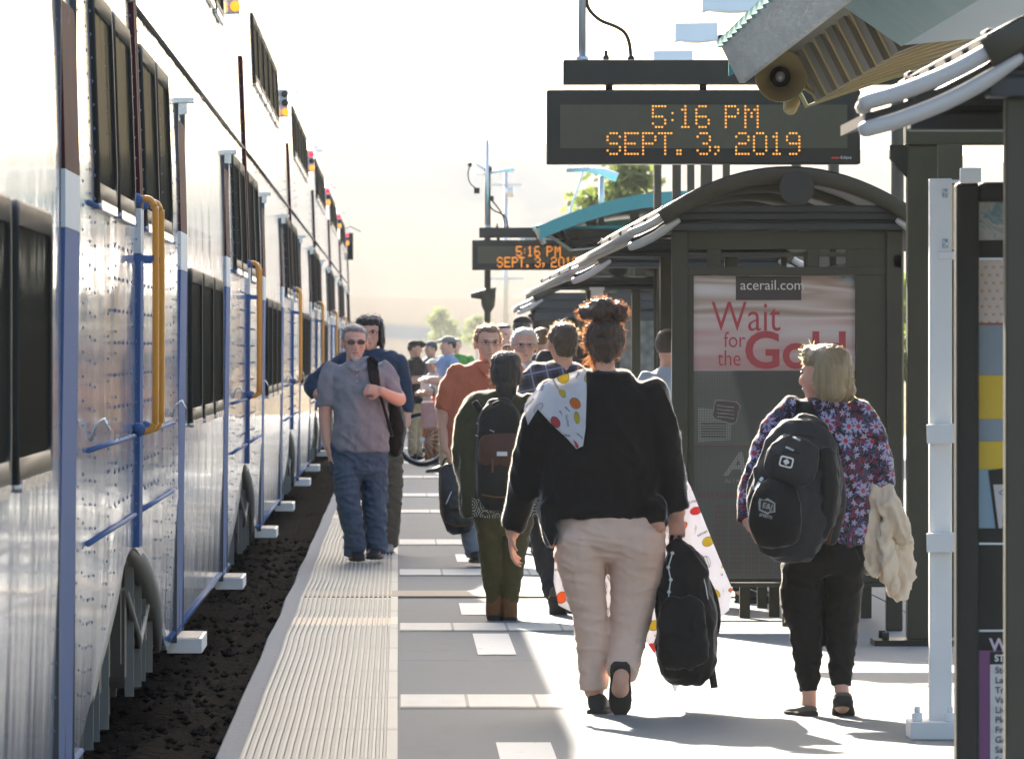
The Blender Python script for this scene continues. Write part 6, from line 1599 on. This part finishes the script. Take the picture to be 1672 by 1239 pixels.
strands(hm, 380, .024, M_hsas, 3, (-.1, .3, .5), .45, .0011, rand=.45).build('loose_hair', M_hsas, m8.child['hair'][0])

# --- the gathered people farther along
def far(label, cx, ytop, Y, yaw, shirt, trous, hair, cap=None, arms='down', mskin=None, group='people gathered farther along the platform', shoe=C_shoe, wide=1.0, vest=None, gl=False):
    yb = VY + F * CH / Y; h = yb - ytop; q = lambda t: ytop + h * t
    f = Fig(label, Y, cx, mskin, group, .014); u = h / 100.0
    side = abs(math.sin(R(yaw))); wx = (12.5 * (1 - side) + 8.5 * side) * u * wide; dp = (7.2 * (1 - side) + 11 * side) * u * wide
    f.head(cx, q(.0) + .4 * u, q(.135), yaw)
    sx = 12.2 * u * (1 - side * .75) * wide; fy = -math.cos(R(yaw)); fx = math.sin(R(yaw))
    m = Y / F
    tor = [(cx, q(.138), 0, 4 * u, 4 * u), (cx, q(.165), 0, wx * .75, dp * .7), (cx, q(.2), 0, wx, dp * .85), (cx, q(.33), 0, wx * .95, dp), (cx, q(.45), 0, wx * .92, dp), (cx, q(.53), 0, wx * .9, dp * .95)]
    sl = []; hands = []
    for s in (-1, 1):
        syd = s * 12.2 * u * m * side * (1 if fx > 0 else -1)
        S = (cx + s * sx, q(.195), syd, 4.4 * u)
        if arms == 'down' or (arms == 'one' and s < 0):
            E = (cx + s * (sx + 2 * u), q(.345), syd, 3.9 * u); Wp = (cx + s * (sx + 1.5 * u) + fx * 4 * u, q(.47), syd + fy * 4 * u * m, 2.7 * u)
        else:
            E = (cx + s * (sx + 2.5 * u) - fx * 2 * u, q(.335), syd, 3.9 * u); Wp = (cx + s * sx * .4 + fx * 15 * u, q(.32), syd * .4 + fy * 15 * u * m, 2.7 * u)
        sl.append([S, ((S[0] + E[0]) / 2, (S[1] + E[1]) / 2, syd, 4.3 * u), E]); f.limb([E, Wp]); hands.append((E, Wp, s))
    f.wear('shirt', [tor] + sl, shirt, folds(.008, 8, 8, 7, cx), 4, .014, .74)
    lx = 5.2 * u * (1 - side * .6)
    f.wear('trousers', [[(cx, q(.50), 0, wx * .82, dp * .85), (cx, q(.55), 0, wx * .8, dp * .85)]] + [[(cx + s * lx, q(.54), s * .06 * side, 6 * u), (cx + s * lx * 1.1, q(.74), s * .1 * side, 4.3 * u), (cx + s * lx * 1.15, q(.955), s * .12 * side, 3.3 * u)] for s in (-1, 1)], trous, folds(.008, 8, 8, 12, cx), 3, .014, .74)
    for E, Wp, s in hands:
        a, b = f.pt(*E[:3]), f.pt(*Wp[:3]); f.hand(b, (b - a), Vector((-s, 0, 0)) if arms == 'down' else Vector((0, 0, -1)), 1, 30)
    for s in (-1, 1):
        f.shoe(Vector((WX(cx + s * lx * 1.15, Y), Y + s * .12 * side + .05 * (-fy), 0)) , yaw, shoe)
    hm = f.hpiece('hair', HAIR_SHORT, hair, .011, None, 2)
    if abs(math.cos(R(yaw))) > .4 and math.cos(R(yaw)) > 0: f.face('clear' if gl else None)
    if cap:
        f.hpiece('cap', [((0, .06, .80), (.375, .44, .26))], cap, .011, None, 2, [([(0, -.25, .80), (0, -.5, .76), (0, -.68, .72)], [(.27, .05), (.25, .04), (.16, .03)])])
    if vest:
        f.wear('vest', [[(cx, q(.17), 0, wx * .85, dp * .85), (cx, q(.22), 0, wx * 1.04, dp * .95), (cx, q(.42), 0, wx * 1.04, dp * 1.08)]], vest, None, 3, .014, 0)
    return f.finish()
fuzz(m6, 'rust_shirt', 5000, .009, .0016); fuzz(m8, 'plaid_shirt', 5000, .010, .0016); fuzz(m7, 'pale_shirt', 2500, .008, .0016)
far('capped man in black shirt and khaki trousers beside the bicycle', 678, 556, 116, 75, C_blkshirt, C_khaki, M_hdarkh, C_blkshirt, 'both')
far('man in light blue shirt and pale cap, turned to the left', 731, 549, 104, -70, C_lblue, C_khaki, M_hdarkh, cloth('washed_grey_cap', (.22, .21, .19), .15), 'both')
far('person in slate blue shirt between the two capped men', 703, 557, 124, -60, C_dblue, C_char, M_hdarkh, C_dblue)
far('dark haired person in green, farthest back', 745, 552, 128, 0, C_green, C_char, M_hdarkh)
far('person in white helmet and white vest leaning over the bicycle', 706, 586, 111, -40, C_white, C_tan, M_hmid, C_white, 'both', M_skin2)
far('dark haired person with a rose scarf behind the white haired man', 824, 528, 88, 30, cloth('rose_scarf_cloth', (.3, .08, .1), .2), C_char, M_hdarkh)
far('person in a black cap seen over the white haired man', 854, 516, 84, 150, C_blkshirt, C_char, M_hdarkh, C_blkshirt)
far('sandy haired person between the white haired man and the plaid shirt', 886, 534, 74, 160, C_dblue, C_char, M_hsand)
far('dark haired person half hidden behind the bun of the woman in black', 930, 517, 70, 175, C_char, C_char, M_hdarkh)
far('person in pale blue jacket half hidden by the left post of the poster shelter', 1094, 536, 50.5, 150, C_paleb, C_char, M_hmid, None, 'down')
far('person hidden behind the poster panel, only dark shoes showing below', 1218, 560, 50.6, 80, C_char, C_char, M_hdarkh)

# --- bicycle among them
YB_ = 109.5; q_ = lambda x, y, d=0: PT(x, y, YB_, d)
t = thing('bicycle', 'orange red bicycle standing sideways beside the capped man', 'bicycle', q_(742, 761))
hub1, hub2 = q_(690, 717), q_(816, 717); r = .335
for hub in (hub1, hub2):
    mb = MB(); mb.tube([hub + Vector((r * math.cos(a), 0, r * math.sin(a))) for a in [2 * math.pi * k / 40 for k in range(40)]], [.027] * 40, 8, loop=True); w = mb.build('wheel', M_rubber, t)
    mb = MB(); mb.tube([hub + Vector(((r - .035) * math.cos(a), 0, (r - .035) * math.sin(a))) for a in [2 * math.pi * k / 36 for k in range(36)]], [.009] * 36, 6, loop=True); mb.build('rim', M_galv, w)
    mb = MB()
    for k in range(20):
        a = 2 * math.pi * k / 20; mb.cyl(hub, hub + Vector(((r - .035) * math.cos(a), 0, (r - .035) * math.sin(a))), .0022, n=5)
    mb.cyl(hub + Vector((0, -.05, 0)), hub + Vector((0, .05, 0)), .03); mb.build('spokes', M_galv, w)
M_bike = paint('orange_red_frame', (.55, .08, .04), .4, 0, .15, 8, .03)
ht, hb_, bb, st_ = q_(708, 648), q_(704, 664), q_(746, 722), q_(762, 646)
mb = MB(); mb.cyl(ht, hb_, .024); mb.cyl(hb_, bb, .022); mb.cyl(ht, st_, .018); mb.cyl(st_, bb, .02); mb.cyl(st_, hub2, .012); mb.cyl(bb, hub2, .014); mb.build('frame', M_bike, t)
mb = MB(); mb.tube([hb_, q_(698, 690), hub1], [.018, .017, .013], 8, sub=2); mb.build('fork', M_bike, t)
mb = MB(); mb.cyl(ht, q_(709, 636), .014); mb.tube([q_(703, 630, -.28), q_(709, 634, -.1), q_(709, 635, 0), q_(709, 634, .1), q_(703, 630, .28)], [.012] * 5, 8, sub=3); mb.build('handlebar', M_black, t)
mb = MB(); mb.cyl(st_, q_(765, 632), .014); mb.tube([q_(752, 630), q_(764, 629), q_(782, 628)], [(.02, .03), (.05, .035), (.08, .03)], 10, side=(0, 1, 0), cap=True); mb.build('saddle', M_black, t)
mb = MB(); mb.tube([bb + Vector((.09 * math.cos(a), -.04, .09 * math.sin(a))) for a in [2 * math.pi * k / 24 for k in range(24)]], [.008] * 24, 6, loop=True); mb.cyl(bb + Vector((0, -.05, 0)), bb + Vector((.1, -.06, -.13)), .012); mb.build('crank', M_galv, t)
mb = MB(); mb.box(hub1.x - .02, hub1.x + .26, YB_ - .16, YB_ - .08, .5, .86); mb.build('pannier', cloth('white_red_pannier', (.6, .5, .48), .2, c2=(.55, .12, .1), mott=7), t, .03)
# ------------------------------------------------------------------ hazy valley air round the whole scene
mb = MB(); mb.box(-1400, 1400, -200, 4200, -6, 150)
g = bpy.data.materials.new('hazy_air'); g.use_nodes = True; n_ = g.node_tree.nodes; n_.remove(n_['Principled BSDF'])
pv = n_.new('ShaderNodeVolumePrincipled'); pv.inputs['Color'].default_value = (.93, .96, 1, 1); pv.inputs['Density'].default_value = .0001; pv.inputs['Anisotropy'].default_value = .15
g.node_tree.links.new(pv.outputs[0], n_['Material Output'].inputs['Volume'])
hz = props(mb.build('haze', g), kind='stuff', label='pale backlit summer haze filling the valley beyond the platform')
